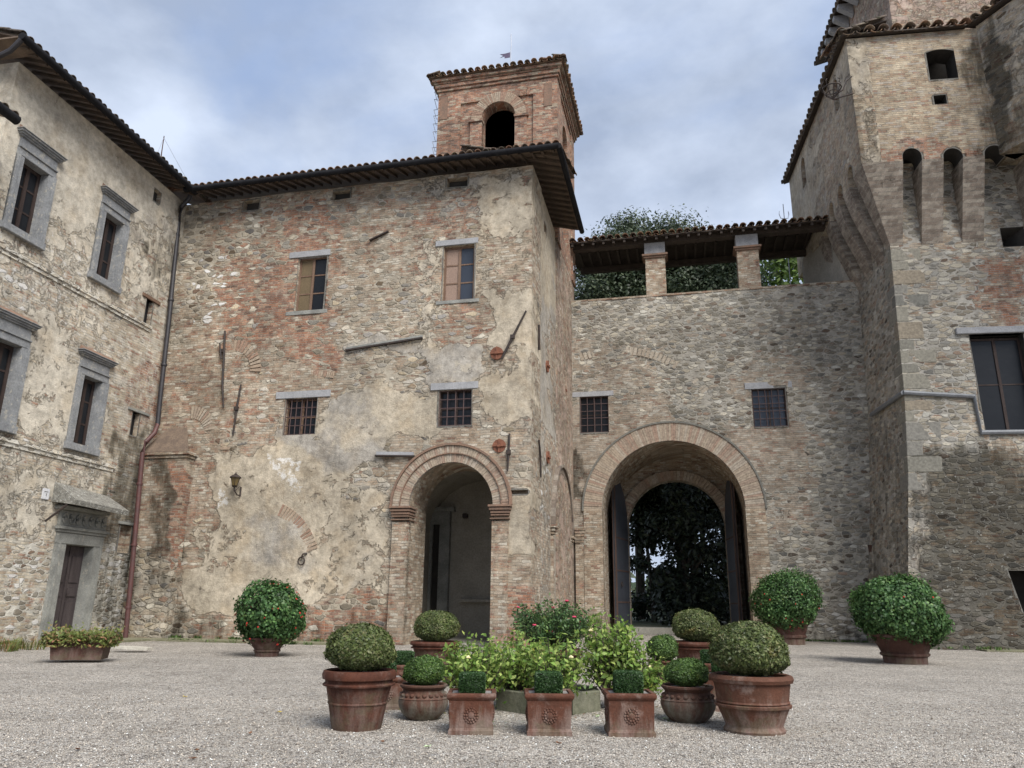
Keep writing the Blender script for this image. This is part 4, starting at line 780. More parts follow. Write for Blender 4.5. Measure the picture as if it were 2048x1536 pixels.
MB().box(sx0-.10,sx0+.08,-.056,-.051,sz0+.07,sz0+.09).build('mark',M['iron'],sg,fr=LW); MB().box(sx0-.0,sx0+.02,-.056,-.051,sz0-.08,sz0+.02).build('mark',M['iron'],sg,fr=LW)
# second building whose gutter end pokes in at the far left
nb=empty('neighbouring_eave',LW.m,'dark gutter end and tiles of a lower roof poking in at the far left edge','roof corner')
a_=np.array(LW.px(34,241,-1.3)); b_=a_+(np.array(LW.px(0,213,-1.3))-a_)*3.0
MB().tube([(a_[0],-1.3,a_[1]),(b_[0],-1.3,a_[1])],.17,10).build('gutter',M['gutter'],nb,fr=LW,smooth=True)
solidify(tile_field(b_[0],a_[0]-.1,-1.2,a_[1]+.1,-.1,a_[1]+.5).build('roof_tiles',M['tiledark'],nb,fr=LW,smooth='all',recalc=False)); MB().hexa([(b_[0],-1.2,a_[1]-.02),(a_[0]-.1,-1.2,a_[1]-.02),(b_[0],-.1,a_[1]+.38),(a_[0]-.1,-.1,a_[1]+.38),(b_[0],-1.2,a_[1]+.06),(a_[0]-.1,-1.2,a_[1]+.06),(b_[0],-.1,a_[1]+.46),(a_[0]-.1,-.1,a_[1]+.46)]).build('roof',M['deck'],nb,fr=LW)
# downpipe at the inner corner
mb=MB(); P=[(383,385),(378,402),(362,420),(357,445),(338,640),(322,780),(315,850)]
mb.tube([(FA.px(x,y,-.35 if i>2 else -.6)[0],-.35 if i>2 else -.6,FA.px(x,y,-.35)[1]) for i,(x,y) in enumerate(P)],.105,10)
for y_,x_ in ((470,354),(600,342),(730,328)): a,b=FA.px(x_,y_,-.35); mb.lathe([(.13,-.05),(.14,0),(.13,.05)],10,c=(a,-.35,b))
dp=mb.build('downpipe',M['pipe'],main,fr=FA,smooth=True)
mb=MB(); P=[(315,848,-.35),(309,866,-.6),(292,884,-.85),(285,905,-.9),(272,1050,-.9),(260,1180,-.9),(250,1280,-.9)]
mb.tube([(FA.px(x,y,d)[0],d,max(.05,FA.px(x,y,d)[1])) for x,y,d in P],.10,10)
for x_,y_ in ((279,968),(268,1090),(256,1215)): a,b=FA.px(x_,y_,-.9); mb.lathe([(.125,-.05),(.135,0),(.125,.05)],10,c=(a,-.9,b))
mb.build('downpipe',M['pipered'],main,fr=FA,smooth=True)

# ================================================================ GATE WALL WITH LOGGIA
gate=empty('gatehouse_wall',GA.m,'rubble stone gatehouse wall with tall brick gate arch and roofed loggia above','gatehouse')
GX0,GX1=-.1,15.6; gpz=18.2; GC=5.05; GR=3.6; GZS=6.27
wE=R4(GA,1160,793,1217,865); wG=R4(GA,1505,776,1573,853)
cut=MB(); cut.prism(arch_pts(GC,GR,-.4,GZS,28),-.5,1.3)
for q in (wE,wG): cut.box(q[0],q[1],-.5,.45,q[2],q[3])
regsG=[(1120,700,1300,860,24,dict(b=.62,r=.15)),(1120,860,1240,1000,16,dict(b=1.05,r=.1,p=.0,d=.12)),(1215,800,1330,860,20,dict(b=.9,r=.15)),(1465,740,1610,780,20,dict(b=.85,r=.25)),(1470,850,1580,960,16,dict(b=1.1,r=.35)),(1560,860,1610,940,14,dict(b=1,r=.35)),
 (1535,940,1620,1090,18,dict(b=.75,r=.1)),(1570,1080,1760,1290,24,dict(b=.0,g=.1)),(1640,570,1760,700,30,dict(p=.35,g=.8)),(1130,600,1200,680,20,dict(p=.3)),(1110,920,1165,1010,14,dict(d=.6,b=1)),(1130,1010,1170,1290,10,dict(b=1.1,r=.2)),(1600,1200,1780,1290,20,dict(w=.3,p=.2)),(1700,900,1780,1290,16,dict(d=.2)),(1540,1245,1780,1300,14,dict(d=.4))]
solid_wall('wall',gate,GA,GX0,GX1,-.3,gpz-.12,1.3,[M['gate'],M['reveal']],(.06,.06,0,.15,.0,.55),regsG,cut,disp=WOB)
MB().box(GX0,GX1,-.03,.9,gpz-.118,gpz,bev=.015).build('parapet_coping',M['jamb'],gate,fr=GA)
mb=MB(); mb.ring(GC,GZS,GR+.015,GR+.97,-.07,.4,n=110,gap=.08,jit=.012); mb.build('archivolt',M['vous'],gate,fr=GA)
mb=MB(); mb.box(GC-GR-.97,GC-GR,-.07,.4,-.1,GZS); mb.box(GC+GR,GC+GR+.97,-.07,.4,-.1,GZS); mb.build('gate_jamb',M['ring'],gate,fr=GA)
mb=MB(); mb.ring(GC,GZS,GR+.97,GR+1.06,-.12,.2,n=50); mb.build('arch_moulding',M['quoin'],gate,fr=GA)
mb=MB(); px1=GC-GR-.99; mb.box(.05,px1,-.22,.2,-.1,4.6)
for k in range(5): mb.box(.02,px1+.02*k+.02,-.26-.03*k,.2,4.6+.16*k+.003,4.6+.16*(k+1),bev=.012)
mb.build('pilaster',M['jamb'],gate,fr=GA)
# passage: vault, side walls, inner arch
ID=6.2; mb=MB(); n=24; r2=GR+.0
for k in range(n):
    t0=math.pi*k/n; t1=math.pi*(k+1)/n; P=lambda r,t,y:(GC-r*math.cos(t),y,GZS+r*math.sin(t))
    mb.hexa([P(r2+.1,t0,1.29),P(r2+.5,t0,1.29),P(r2+.1,t0,ID),P(r2+.5,t0,ID),P(r2+.1,t1,1.29),P(r2+.5,t1,1.29),P(r2+.1,t1,ID),P(r2+.5,t1,ID)])
mb.box(GC-r2-.5,GC-r2-.1,1.29,ID,-.1,GZS); mb.box(GC+r2+.1,GC+r2+.5,1.29,ID,-.1,GZS); mb.build('vault',M['ring'],gate,fr=GA)
il=GA.px(1258,1100,ID)[0]; ir=GA.px(1453,1100,ID)[0]; itop=GA.px(1352,961,ID)[1]; icx=(il+ir)/2; iw=(ir-il)/2; izs=itop-iw
cut=MB(); cut.prism(arch_pts(icx,iw,-.3,izs,26),ID-1,ID+3)
o=MB().box(GC-r2-.8,GC+r2+.8,ID,ID+.7,-.2,gpz-.2).build('inner_wall',M['reveal'],gate,fr=GA); boolify(o,cut,GA)
mb=MB(); mb.ring(icx,izs,iw+.01,iw+.55,ID-.25,ID+.02,n=50,gap=.1); mb.box(icx-iw-.55,icx-iw,ID-.25,ID+.0,-.1,izs); mb.box(icx+iw,icx+iw+.55,ID-.25,ID+.0,-.1,izs); mb.build('inner_archivolt',M['vous'],gate,fr=GA)
MB().box(GC-2.9,GC+2.9,ID-.5,ID+1.2,-.1,.32,bev=.03).build('threshold_step',M['slab'],gate,fr=GA)
mb=MB(); mb.box(GX0,GC-r2-.5,1.3,6.0,-.2,gpz-.25); mb.box(GC+r2+.5,GX1,1.3,6.0,-.2,gpz-.25); mb.box(GC-r2-.49,GC+r2+.49,1.3,6.0,GZS+r2+.55,gpz-.25); mb.build('gatehouse_core',M['reveal'],gate,fr=GA)
def gate_leaf(hx,ang,flip,label):
    m=GA.m@Matrix.Translation((hx,ID-.28,.05))@Matrix.Rotation(ang,4,'Z'); lw=iw*1.0
    pts=[(0,0),(lw*flip,0)]+[(flip*(lw-(lw-.02)*math.cos(t)) ,0) for t in ()]
    prof=[(0,.3)]+[(flip*(lw-lw*math.cos(t)),izs+lw*math.sin(t)) for t in np.linspace(0,math.pi/2,12)]+[(flip*lw,.3)]
    mb=MB(); mb.prism(prof,-.04,.04); lf=mb.build('gate_leaf',M['gatepaint'],gate,m)
    b=MB(); b.box(min(flip*lw,flip*(lw-.16)),max(flip*lw,flip*(lw-.16)),-.09,.09,.28,izs+lw-.02)
    for z in (1.6,3.3,5.1): b.box(min(0,flip*(lw-.16)),max(0,flip*(lw-.16)),-.06,.06,z,z+.08)
    b.build('leaf_rail',M['gatewood'],lf,m)
    k=MB(); s=-1 if flip>0 else 1
    k.tube([(flip*lw*.62+.13*math.cos(t),s*-.1,2.6+.13*math.sin(t)) for t in np.linspace(0,2*math.pi,15)],.022,6); k.build('ring_knocker',M['iron'],lf,m)
    return lf
gate_leaf(il-.05,math.radians(-101),1,''); gate_leaf(ir+.05,math.radians(97),-1,'')
for q in ((1142,783,1227,793),(1489,764,1584,777)): lint(GA,q,gate,.03,'lintel')
window(gate,GA,wE,.2,'wood','pane',2,2,fw=.07,grille=(4,5,.05)); window(gate,GA,wG,.2,'wood','paneblue',2,2,fw=.07,grille=(5,5,.05))
relief(GA,(1233,905),(1233,708),33,135,gate,.42,44,'vousg',.008)
# loggia piers
zr=GA.px(1400,465)[1]; 
for (a,b) in ((1291,1331),(1476,1520)):
    x0=GA.px(a,540,.1)[0]; x1=GA.px(b,540,.1)[0]; zt=zr-.35; mb=MB(); mb.box(x0,x1,.05,.75,gpz,zt-.95,bev=.01)
    p_=mb.build('loggia_pier',M['jamb'],gate,fr=GA)
    mb=MB(); mb.box(x0-.08,x1+.08,-.03,.83,zt-.95,zt-.84,bev=.01); mb.box(x0-.16,x1+.16,-.11,.9,zt-.838,zt-.72,bev=.01); mb.build('capital',M['tilered'],p_,fr=GA)
    MB().box(x0-.02,x1+.02,.03,.77,zt-.717,zt-.001,bev=.01).build('impost_block',M['lintel'],p_,fr=GA)
zE=GA.px(1400,462,-.55)[1]; zB=zE-.15
mb=MB(); mb.box(-.1,GX1-.6,.1,.55,zr-.35,zr-.02); mb.build('front_beam',M['beam'],gate,fr=GA)
mb=MB(); zbb=GA.px(1310,536,4.6)[1]; mb.box(-.1,GX1-.6,4.45,4.75,zbb,zbb+.35); mb.build('back_beam',M['beam'],gate,fr=GA)
slab_roof(gate,GA,-.3,GX1-.45,-.55,zE,2.4,zE+.95,M['beam'],M['tile'],rafters=25,rmat=M['beam'],rx=(.1,GX1-1.3),rlen=2.9,raf=(.13,.18),pitch=.42)
slab_roof(gate,GA,-.3,GX1-.45,5.2,zbb+.55,2.4,zE+.95,M['beam'],M['tile'],rafters=0,pitch=.42)
q=MB(); q.hexa([(-.065,5.15,zbb+.36),(.065,5.15,zbb+.36),(-.065,2.42,zE+.68),(.065,2.42,zE+.68),(-.065,5.15,zbb+.47),(.065,5.15,zbb+.47),(-.065,2.42,zE+.86),(.065,2.42,zE+.86)]); first=None
rfp=[c for c in gate.children if c.name.startswith('roof')][-1]
for k in range(25):
    m=GA.m@Matrix.Translation((.1+k*.58,0,0))
    if first is None: first=q.build('rafter',M['beam'],rfp,m)
    else: put(bpy.data.objects.new('rafter',first.data),m,rfp)
MB().prism([(14.5,.25),(15.5,.25),(15.5,5.0),(13.3,5.0),(13.3,4.4)],gpz-.2,zE-.02,axis='z').build('loggia_end_wall',M['inner'],gate,fr=GA)
fl=empty('floodlight',GA.m@Matrix.Translation((GA.px(1143,540,.3)[0],.3,GA.px(1143,538,.3)[1])),'small dark floodlight fixed beside the loggia at its left end','floodlight')
mb=MB(); mb.box(-.22,.2,-.1,.1,-.2,.2,bev=.03); mb.build('housing',M['iron'],fl); MB().box(.0,.17,-.112,-.101,-.14,.14).build('lens',M['steel'],fl)
bar(GA,[(1724,551),(1740,690),(1757,838)],.03,'lightning_cable',gate,y=-.06)

# ================================================================ CORNER TOWER
tower=empty('castle_tower',TW.m,'massive stone corner tower on the right with brick machicolation','tower')
prof_z=np.array([-.3,0,7,10.5,17.8,30]); prof_x=np.array([-.06,0,.9,1.2,1.5,1.5]); prof_y=np.array([-.03,0,.14,.2,.35,.35])
TH=4.5
def bx(Z): return np.interp(Z,prof_z,prof_x)
def by(Z): return np.interp(Z,prof_z,prof_y)
wT=(TW.px(1953,760,.25)[0],TW.px(1953,760,.25)[0]+2.2,TW.px(1990,862,.2)[1],TW.px(1990,668,.3)[1])
lpn=R4(TW,2003,457,2052,490,.35); dk=R4(TW,2036,1141,2120,1270)
cut=MB(); cut.box(wT[0],wT[1],-.5,.9,wT[2],wT[3]); cut.hexa([(lpn[0]-.3,-.2,lpn[2]-.25),(lpn[1]+.3,-.2,lpn[2]-.25),(lpn[0]+.5,1.3,lpn[2]+.25),(lpn[1]-.5,1.3,lpn[2]+.25),(lpn[0]-.3,-.2,lpn[3]+.2),(lpn[1]+.3,-.2,lpn[3]+.2),(lpn[0]+.5,1.3,lpn[3]-.2),(lpn[1]-.5,1.3,lpn[3]-.2)])
cut.hexa([(dk[0]+.5,-.5,-.4),(dk[1],-.5,-.4),(dk[0]+.5,1.5,-.4),(dk[1],1.5,-.4),(dk[0]-.15,-.5,dk[3]),(dk[1],-.5,dk[3]),(dk[0]-.15,1.5,dk[3]),(dk[1],1.5,dk[3])])
regsT=[(1780,480,1960,520,10,dict(b=.4)),(1955,510,2048,640,16,dict(b=1.1,r=.55,p=.0)),(1945,640,1990,870,14,dict(b=.95,r=.05)),(1780,520,1950,900,40,dict(b=.12,p=.06)),
 (1840,920,2048,1120,70,dict(d=.66)),(1830,1060,2048,1310,50,dict(d=.85,w=.05)),(1812,960,1850,1180,14,dict(d=.5,p=.5,g=1,w=.25)),(1880,1160,2048,1290,60,dict(d=1.1,w=.3)),(1990,850,2048,960,20,dict(r=.3,b=.6)),
 (1740,860,1815,1300,20,dict(d=.32,g=.2)),(1725,500,1800,760,20,dict(g=.9,w=.12))]
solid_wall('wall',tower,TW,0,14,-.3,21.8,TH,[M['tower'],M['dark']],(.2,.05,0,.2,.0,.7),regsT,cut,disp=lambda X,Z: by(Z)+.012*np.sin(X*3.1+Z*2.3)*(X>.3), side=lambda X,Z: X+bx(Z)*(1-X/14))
# left flank of the tower: same masonry, battered
def flank():
    TB=Fr(TW.w(0,0,0),TW.a*180/math.pi-90)                     # X axis runs towards the camera side; Y into the tower
    return TB
TB=flank(); LEN=9.5
X,Z=np.meshgrid(np.linspace(-LEN,0,40),np.linspace(-.3,21.8,80)); w_=40
dep=bx(Z); V=np.stack([X-(by(Z))*np.clip(1+X/LEN,0,1),dep-.004,Z],2).reshape(-1,3); i,j=np.meshgrid(np.arange(39),np.arange(79)); a=(j*w_+i).ravel()
me=bpy.data.meshes.new('flank_wall'); me.from_pydata(V.tolist(),[],np.stack([a,a+1,a+1+w_,a+w_],1).tolist()); me.materials.append(M['tower'])
paint(me,TB.m,(.2,.05,0,.2,.05,.7),regsT); put(bpy.data.objects.new('flank_wall',me),TB.m,tower)
# quoins
def corner(z): return float(np.interp(z,prof_z,prof_x)),float(np.interp(z,prof_z,prof_y))
z=17.55; k=0
while z>6.6:
    h=random.uniform(.45,.85); wl=random.uniform(.45,.75) if k%2 else random.uniform(.95,1.5); ws=1.0 if k%2 else .45
    (xa,ya),(xb,yb)=corner(z),corner(z-h+.03); z2=z-h+.03; q=.010
    mb=MB(); mb.hexa([(xb-q,yb-q,z2),(xb+wl,yb-q,z2),(xb-q,yb+ws,z2),(xb+wl,yb+ws,z2),(xa-q,ya-q,z),(xa+wl,ya-q,z),(xa-q,ya+ws,z),(xa+wl,ya+ws,z)]); qo=mb.build('quoin',M['quoin'],tower,fr=TW); z-=h; k+=1; bv=qo.modifiers.new('b','BEVEL'); bv.width=.03; bv.segments=2
# projecting upper storey on brick corbels
OX,OY=.25,-1.0; UZ=21.35; UT=28.2; UX1=14
upw=R4(TW,1855,94,1912,158,OY); loop=R4(TW,1868,190,1893,208,OY)
slots=[]
for a,b in ((1807.5,1846),(1889.5,1929),(1973,2016)): slots.append((TW.px(a,330,OY)[0],TW.px(b,330,OY)[0],TW.px((a+b)/2,296 if a<1900 else 290,OY)[1]))
cut=MB(); cut.prism([(upw[0],upw[2]),(upw[0],upw[3]-.25)]+[(upw[0]+(upw[1]-upw[0])*t,upw[3]-.25+.13*math.sin(math.pi*t)) for t in np.linspace(.1,.9,8)]+[(upw[1],upw[3]-.25),(upw[1],upw[2])],OY-.5,OY+3)
cut.box(loop[0],loop[1],OY-.5,OY+.9,loop[2],loop[3]); a,b=TW.px(1735,200,OY); cut.box(a-.09,a+.09,OY-.5,OY+.5,b-.12,b+.12)
for s0,s1,zt in slots: r_=(s1-s0)/2; cut.prism(arch_pts((s0+s1)/2,r_,UZ-.5,zt-r_,12),OY-.5,OY+3)
UO=Fr(TW.w(0,OY,0),TW.a*180/math.pi)
c2=MB(); c2.v=[(x,y-OY,z) for x,y,z in cut.v]; c2.f=cut.f
regsU=[(1930,90,2010,330,24,dict(d=.55)),(1960,150,2000,300,14,dict(d=.8)),(1720,290,1975,330,10,dict(r=.6,b=1.2)),(1690,80,1900,120,20,dict(p=.2)),(1870,200,1960,300,40,dict(d=.28)),(1700,90,1850,260,50,dict(g=.2)),(1980,80,2048,300,30,dict(d=.5,b=.7))]
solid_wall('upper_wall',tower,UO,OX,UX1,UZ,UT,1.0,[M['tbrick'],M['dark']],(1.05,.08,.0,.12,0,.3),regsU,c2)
# flank of the upper storey
yb,_=TW.pxs(1580,380,OX); UB=Fr(TW.w(OX,0,0),TW.a*180/math.pi-90)
sl=[]; 
for a,b,c_ in ((1685,1706,352),(1665,1684,392)):
    y1_=TW.pxs(a,420,OX)[0]; y0_=TW.pxs(b,420,OX)[0]; sl.append((y0_,y1_,TW.pxs((a+b)/2,c_,OX)[1]))
cut=MB()
SLF=[(.35,1.15),(2.1,2.9),(3.85,4.65)]
for y0_,y1_ in SLF: r_=(y1_-y0_)/2; cut.prism(arch_pts(-(y0_+y1_)/2,r_,UZ-.5,UZ+.35-r_+.5,12),-.5,2)
wy=TW.pxs(1607,345,OX); cut.prism(arch_pts(-wy[0],.42,wy[1]-.9,wy[1]+.5,10),-.5,.5); wy=TW.pxs(1672,190,OX); cut.prism(arch_pts(-wy[0],.35,wy[1]-.9,wy[1]+.5,10),-.5,.5)
solid_wall('upper_flank_wall',tower,UB,-yb,-OY,UZ,UT,.9,[M['tbrick'],M['reveal']],(.9,.62,.03,.25,.1,.35),[(1640,200,1730,420,30,dict(p=.35,b=1)),(1560,250,1620,460,20,dict(p=.8))],cut)
MB().box(OX+.02,UX1,-yb*0+yb-.9,yb,UZ,UT-.02).build('back_wall',M['tbrick'],tower,fr=TW) if False else None
MB().box(OX+.95,UX1,OY+1.9,OY+2.0,UZ+1.0,UT-.01).build('sky_blocker',M['dark'],tower,fr=TW)  # dark board added so no sky shows through the upper window
# corbels: wedge ribs front and flank
CZ0=17.75
def rib_front(xa,xb):
    mb=MB(); x_=corner(CZ0); yl=.36
    mb.hexa([(xa,yl-.02,CZ0),(xb,yl-.02,CZ0),(xa,yl+.3,CZ0),(xb,yl+.3,CZ0),(xa,OY-.0,UZ),(xb,OY-.0,UZ),(xa,yl+.3,UZ),(xb,yl+.3,UZ)]); mb.build('corbel',M['corbel'],tower,fr=TW)
edges=[(slots[0][1],slots[1][0]),(slots[1][1],slots[2][0])]+[(slots[2][1]+.9+k*1.95,slots[2][1]+1.85+k*1.95) for k in range(3)]
for a,b in edges: rib_front(a,b)
# corner corbel: pyramid spreading both ways
xs=corner(CZ0)[0]; mb=MB(); xr=slots[0][0]
mb.hexa([(xs,.34,CZ0),(xr,.34,CZ0),(xs,.9,CZ0),(xr,.9,CZ0),(OX,OY,UZ),(xr,OY,UZ),(OX,.35,UZ),(xr,.6,UZ)]); mb.build('corbel',M['corbel'],tower,fr=TW)
fe=[(1.15,2.1),(2.9,3.85),(4.65,5.6),(6.4,7.2)]
for y0_,y1_ in fe:
    mb=MB(); n=8; pr=[(xs+.0,CZ0-.6)]+[(xs-(xs-OX)*(1-math.cos(t*math.pi/2))**.9,CZ0-.6+(UZ-CZ0+.6)*math.sin(t*math.pi/2)**1.0) for t in np.linspace(.12,1,n)]+[(xs+.3,UZ),(xs+.3,CZ0-.6)]
    pr=[(xs,CZ0-.35),(OX+.72,CZ0+1.2),(OX+.28,CZ0+2.4),(OX,UZ),(xs+.3,UZ),(xs+.3,CZ0-.35)]
    mb.add([(x,y0_,z) for x,z in pr]+[(x,y1_,z) for x,z in pr],[tuple(range(6)),tuple(range(11,5,-1))]+[(i,i+6,(i+1)%6+6,(i+1)%6) for i in range(6)]); mb.build('corbel',M['corbel'],tower,fr=TW)
MB().box(xs-.1,UX1,.35,.5,CZ0-.2,UZ+.8).build('slot_back_wall',M['tbrick'],tower,fr=TW) if False else None
# window and metal flashing course
wi=window(tower,TW,(wT[0]+.02,wT[1],wT[2]+.02,wT[3]-.1),.62,'wood','pane',2,2,fw=.10)
MB().box(wT[0]-.55,wT[1]+.8,.12,.6,wT[3],wT[3]+.3,bev=.02).build('lintel',M['lintel'],tower,fr=TW)
def pxb(x,y,extra=0): 
    d=.2
    for _ in range(6): X_,Z_=TW.px(x,y,d+extra); d=float(by(Z_))
    return (X_,d+extra,Z_)
c0=corner(10.62)
mb=MB(); P=[pxb(1810,794,-.06),pxb(1948,793,-.06),pxb(1962,865,-.06),pxb(2200,862,-.06)]; P[0]=(c0[0]-.06,c0[1]-.06,10.62); mb.tube(P,.11,8)
mb.tube([P[0],(1.1-.06,4.2,10.62)],.11,8); mb.build('lead_flashing',M['lead'],tower,fr=TW,smooth=True)
# terracotta outlet box and pipe in the corner between gate wall and tower
sp=empty('terracotta_outlet',GA.m@Matrix.Translation((GA.px(1748,1100,-.2)[0],-.2,GA.px(1748,1108,-.2)[1])),'small terracotta outlet box low in the corner beside the tower','outlet')
MB().hexa([(-.15,-.2,-.1),(.15,-.2,-.1),(-.2,.2,-.1),(.2,.2,-.1),(-.2,-.28,.4),(.2,-.28,.4),(-.22,.2,.45),(.22,.2,.45)]).build('box',M['terra5'],sp)
mb=MB(); mb.tube([(.3,.0,-.2),(.32,0,-3.2)],.04,6); mb.build('pipe',M['iron'],sp)
# tower roofs
def eave_front(parent,fr,x0,x1,ye,z,run,rise,tm='tile',p=.62):
    return slab_roof(parent,fr,x0,x1,ye,z,ye+run,z+rise,M['beam'],M[tm],pitch=p)
eave_front(tower,TW,OX-.25,slots[2][0]+.1,OY-.28,UT+.06,3.0,.9)
mfr=Fr(TW.w(OX-.28,0,0),TW.a*180/math.pi-90)                   # flank eave
slab_roof(tower,mfr,-yb-.3,-OY+.25,0,UT+.02,2.2,UT+.75,M['beam'],M['tiledark'],pitch=.5)
# taller keep behind
kc=TW.px(1782,30,2.4)[0]; KE=Fr(TW.w(kc,2.4,0),TW.a*180/math.pi)
keep=empty('brick_keep',KE.m,'taller pinkish brick keep rising above the tower roof, top cut by the frame','tower')
kyb=TW.pxs(1662,60,kc)[0]-2.4
grid_box('wall',keep,KE,0,10,0,max(kyb,6),UT-1.5,UT+12,M['pink'],(1,.5,0,.5,0,.3),[],1.0)
kz=TW.pxs(1648,92,kc-.8)
ka=Fr(TW.w(kc-.9,2.4,0),TW.a*180/math.pi-90)
slab_roof(keep,ka,-kyb-1.2,.8,0,kz[1],4,kz[1]+1.2,M['beam'],M['tiledark'],pitch=.5)
for k in range(int(kyb/1.0)+1):
    MB().prism([(-.9,-.05),(-.9,-.3),(-.05,-.9),(-.0,-.05)],k*1.0,k*1.0+.35).build('eave_bracket',M['lintel'],keep,KE.m@Matrix.Translation((0,0,kz[1])))
# angled range at the right edge
ang=math.degrees(math.atan2(.93,-.37)); jx,jz=TW.px(1979,200,OY); AW=Fr(TW.w(jx,OY,0),-68+0)
angl=empty('angled_tower_range',AW.m,'stained brick tower range running towards the viewer at the right edge','tower')
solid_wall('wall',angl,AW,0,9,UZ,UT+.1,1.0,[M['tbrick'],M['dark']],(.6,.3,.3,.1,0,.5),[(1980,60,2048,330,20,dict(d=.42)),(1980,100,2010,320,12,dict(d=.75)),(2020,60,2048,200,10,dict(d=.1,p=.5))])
slab_roof(angl,AW,-.3,9,-.3,UT+.25,3,UT+1.1,M['beam'],M['tile'],pitch=.5)
for k in range(4):
    x=1.2+k*1.9; mb=MB(); mb.hexa([(x,1.9,CZ0),(x+.95,1.9,CZ0),(x,2.1,CZ0),(x+.95,2.1,CZ0),(x,0,UZ),(x+.95,0,UZ),(x,2.1,UZ),(x+.95,2.1,UZ)]); mb.build('corbel',M['corbel'],angl,fr=AW)
# iron cresset on the tower flank
cy_,cz_=TW.pxs(1700,175,OX)
cr=empty('iron_cresset',TW.m@Matrix.Translation((OX,cy_,cz_)),'wrought iron fire basket bracket on the tower corner','cresset')
mb=MB(); s=-.95; mb.tube([(.02,-.35,.35),(-.25,-.35,.1),(-.45,-.35,-.35),(s+.1,-.35,-.6),(s,-.35,-.7)],.035,6); mb.tube([(0,-.35,-.6),(-.5,-.35,-.72),(s,-.35,-.85)],.035,6); mb.build('bracket',M['iron'],cr)
mb=MB(); mb.tube([(s+.42*math.cos(t),-.35+.42*math.sin(t),-.25) for t in np.linspace(0,2*math.pi,21)],.03,6); mb.tube([(s+.28*math.cos(t),-.35+.28*math.sin(t),-.5) for t in np.linspace(0,2*math.pi,17)],.022,6)
for k in range(8):
    t=k*math.pi/4; mb.tube([(s,-.35,-.85),(s+.3*math.cos(t),-.35+.3*math.sin(t),-.5),(s+.42*math.cos(t),-.35+.42*math.sin(t),-.25),(s+.45*math.cos(t),-.35+.45*math.sin(t),.05),(s+.34*math.cos(t),-.35+.34*math.sin(t),.16)],.02,5)
mb.build('basket',M['iron'],cr)
# distant ornament on a roof beyond the loggia
P=GA.w(GA.px(1571,460,9)[0],9,0); zt=GA.px(1570,408,9)[1]; zb=zE-1
orn=empty('iron_finial',Matrix.Translation((P[0],P[1],zb)),'thin three pronged iron finial standing behind the loggia roof','finial')
mb=MB(); h=zt-zb; mb.tube([(0,0,0),(0,0,h)],.03,5)
for s in (-1,1): mb.tube([(0,0,h-1.1),(s*.25,0,h-1.05),(s*.33,0,h-.75),(s*.3,0,h-.55)],.025,5)
for s in (-1,1): mb.tube([(0,0,h-1.7),(s*.4,0,h-1.9),(s*.55,0,h-1.5)],.02,5)
mb.build('prongs',M['steel'],orn)
# aerial on the left roof
ax,az=LW.px(321,318,1.5); at=LW.px(326,270,1.5)[1]
ae=empty('roof_aerial',LW.m@Matrix.Translation((ax,1.5,EZ+.5)),'thin guyed mast standing on the roof of the left wing','aerial')
mb=MB(); mb.tube([(0,0,0),(0,0,at-EZ-.5)],.025,5); mb.tube([(.1,0,0),(.0,0,at-EZ-.6)],.015,5); mb.build('mast',M['gatewood'],ae)
h=at-EZ-.6; mb=MB(); mb.tube([(0,0,h),(-1.4,-.6,-.1)],.010,4); mb.tube([(0,0,h),(3.0,-1.2,-.4)],.010,4); mb.build('guy_wire',M['steel'],ae)

# ================================================================ SMALL WALL THINGS
lx,lz=FA.px(468,960,-.45)
la=empty('wall_lantern',FA.m@Matrix.Translation((lx,-.36,lz))@Matrix.Scale(.8,4),'amber glass lantern with dark cap on an iron bracket left of the porch','lantern')
mb=MB(); mb.lathe([(.14,-.27),(.255,.14)],6); mb.build('glass',M['amber'],la)
mb=MB(); mb.lathe([(.33,.13),(.33,.16),(.16,.27),(.09,.29),(.1,.33),(.04,.36),(.02,.43),(0.001,.44)],6); mb.lathe([(.17,-.28),(.12,-.34),(.001,-.36)],6)
for k in range(6): t=k*math.pi/3; mb.tube([(.14*math.cos(t),.14*math.sin(t),-.27),(.26*math.cos(t),.26*math.sin(t),.14)],.014,4)
mb.build('cap',M['iron'],la); mb=MB(); mb.tube([(0,0,-.36),(.0,0,-.5),(.05,.2,-.72),(.12,.44,-.75)],.035,6); mb.tube([(.12,.42,-.3),(.12,.42,-.78)],.05,6); mb.tube([(.02,.05,-.55),(.1,.3,-.3),(.12,.44,-.3)],.02,5); mb.build('bracket',M['iron'],la)
rx_,rz_=FA.px(603,1118,-.08)
tr=MB(); tr.tube([(rx_+.14*math.cos(t),-.09,rz_-.08+.15*math.sin(t)) for t in np.linspace(0,2*math.pi,17)],.03,6); tr.tube([(rx_,-.0,rz_+.1),(rx_+.02,-.12,rz_+.12),(rx_+.06,-.1,rz_+.2),(rx_+.2,-.02,rz_+.22)],.035,6)
tag(tr.build('tethering_ring',M['iron'],fr=FA),'iron tethering ring hanging on the plaster right of the lantern','iron ring')
cx_,cz_=FA.px(932,1033,6.0)
sc_=MB(); sc_.box(cx_-.1,cx_+.12,5.7,6.0,cz_-.1,cz_+.12,bev=.03); sc_.tube([(cx_,6.0,cz_),(cx_-.1,6.24,cz_+.05)],.03,6); tag(sc_.build('security_camera',M['iron'],fr=FA),'small dark security camera on the wall inside the porch','camera')

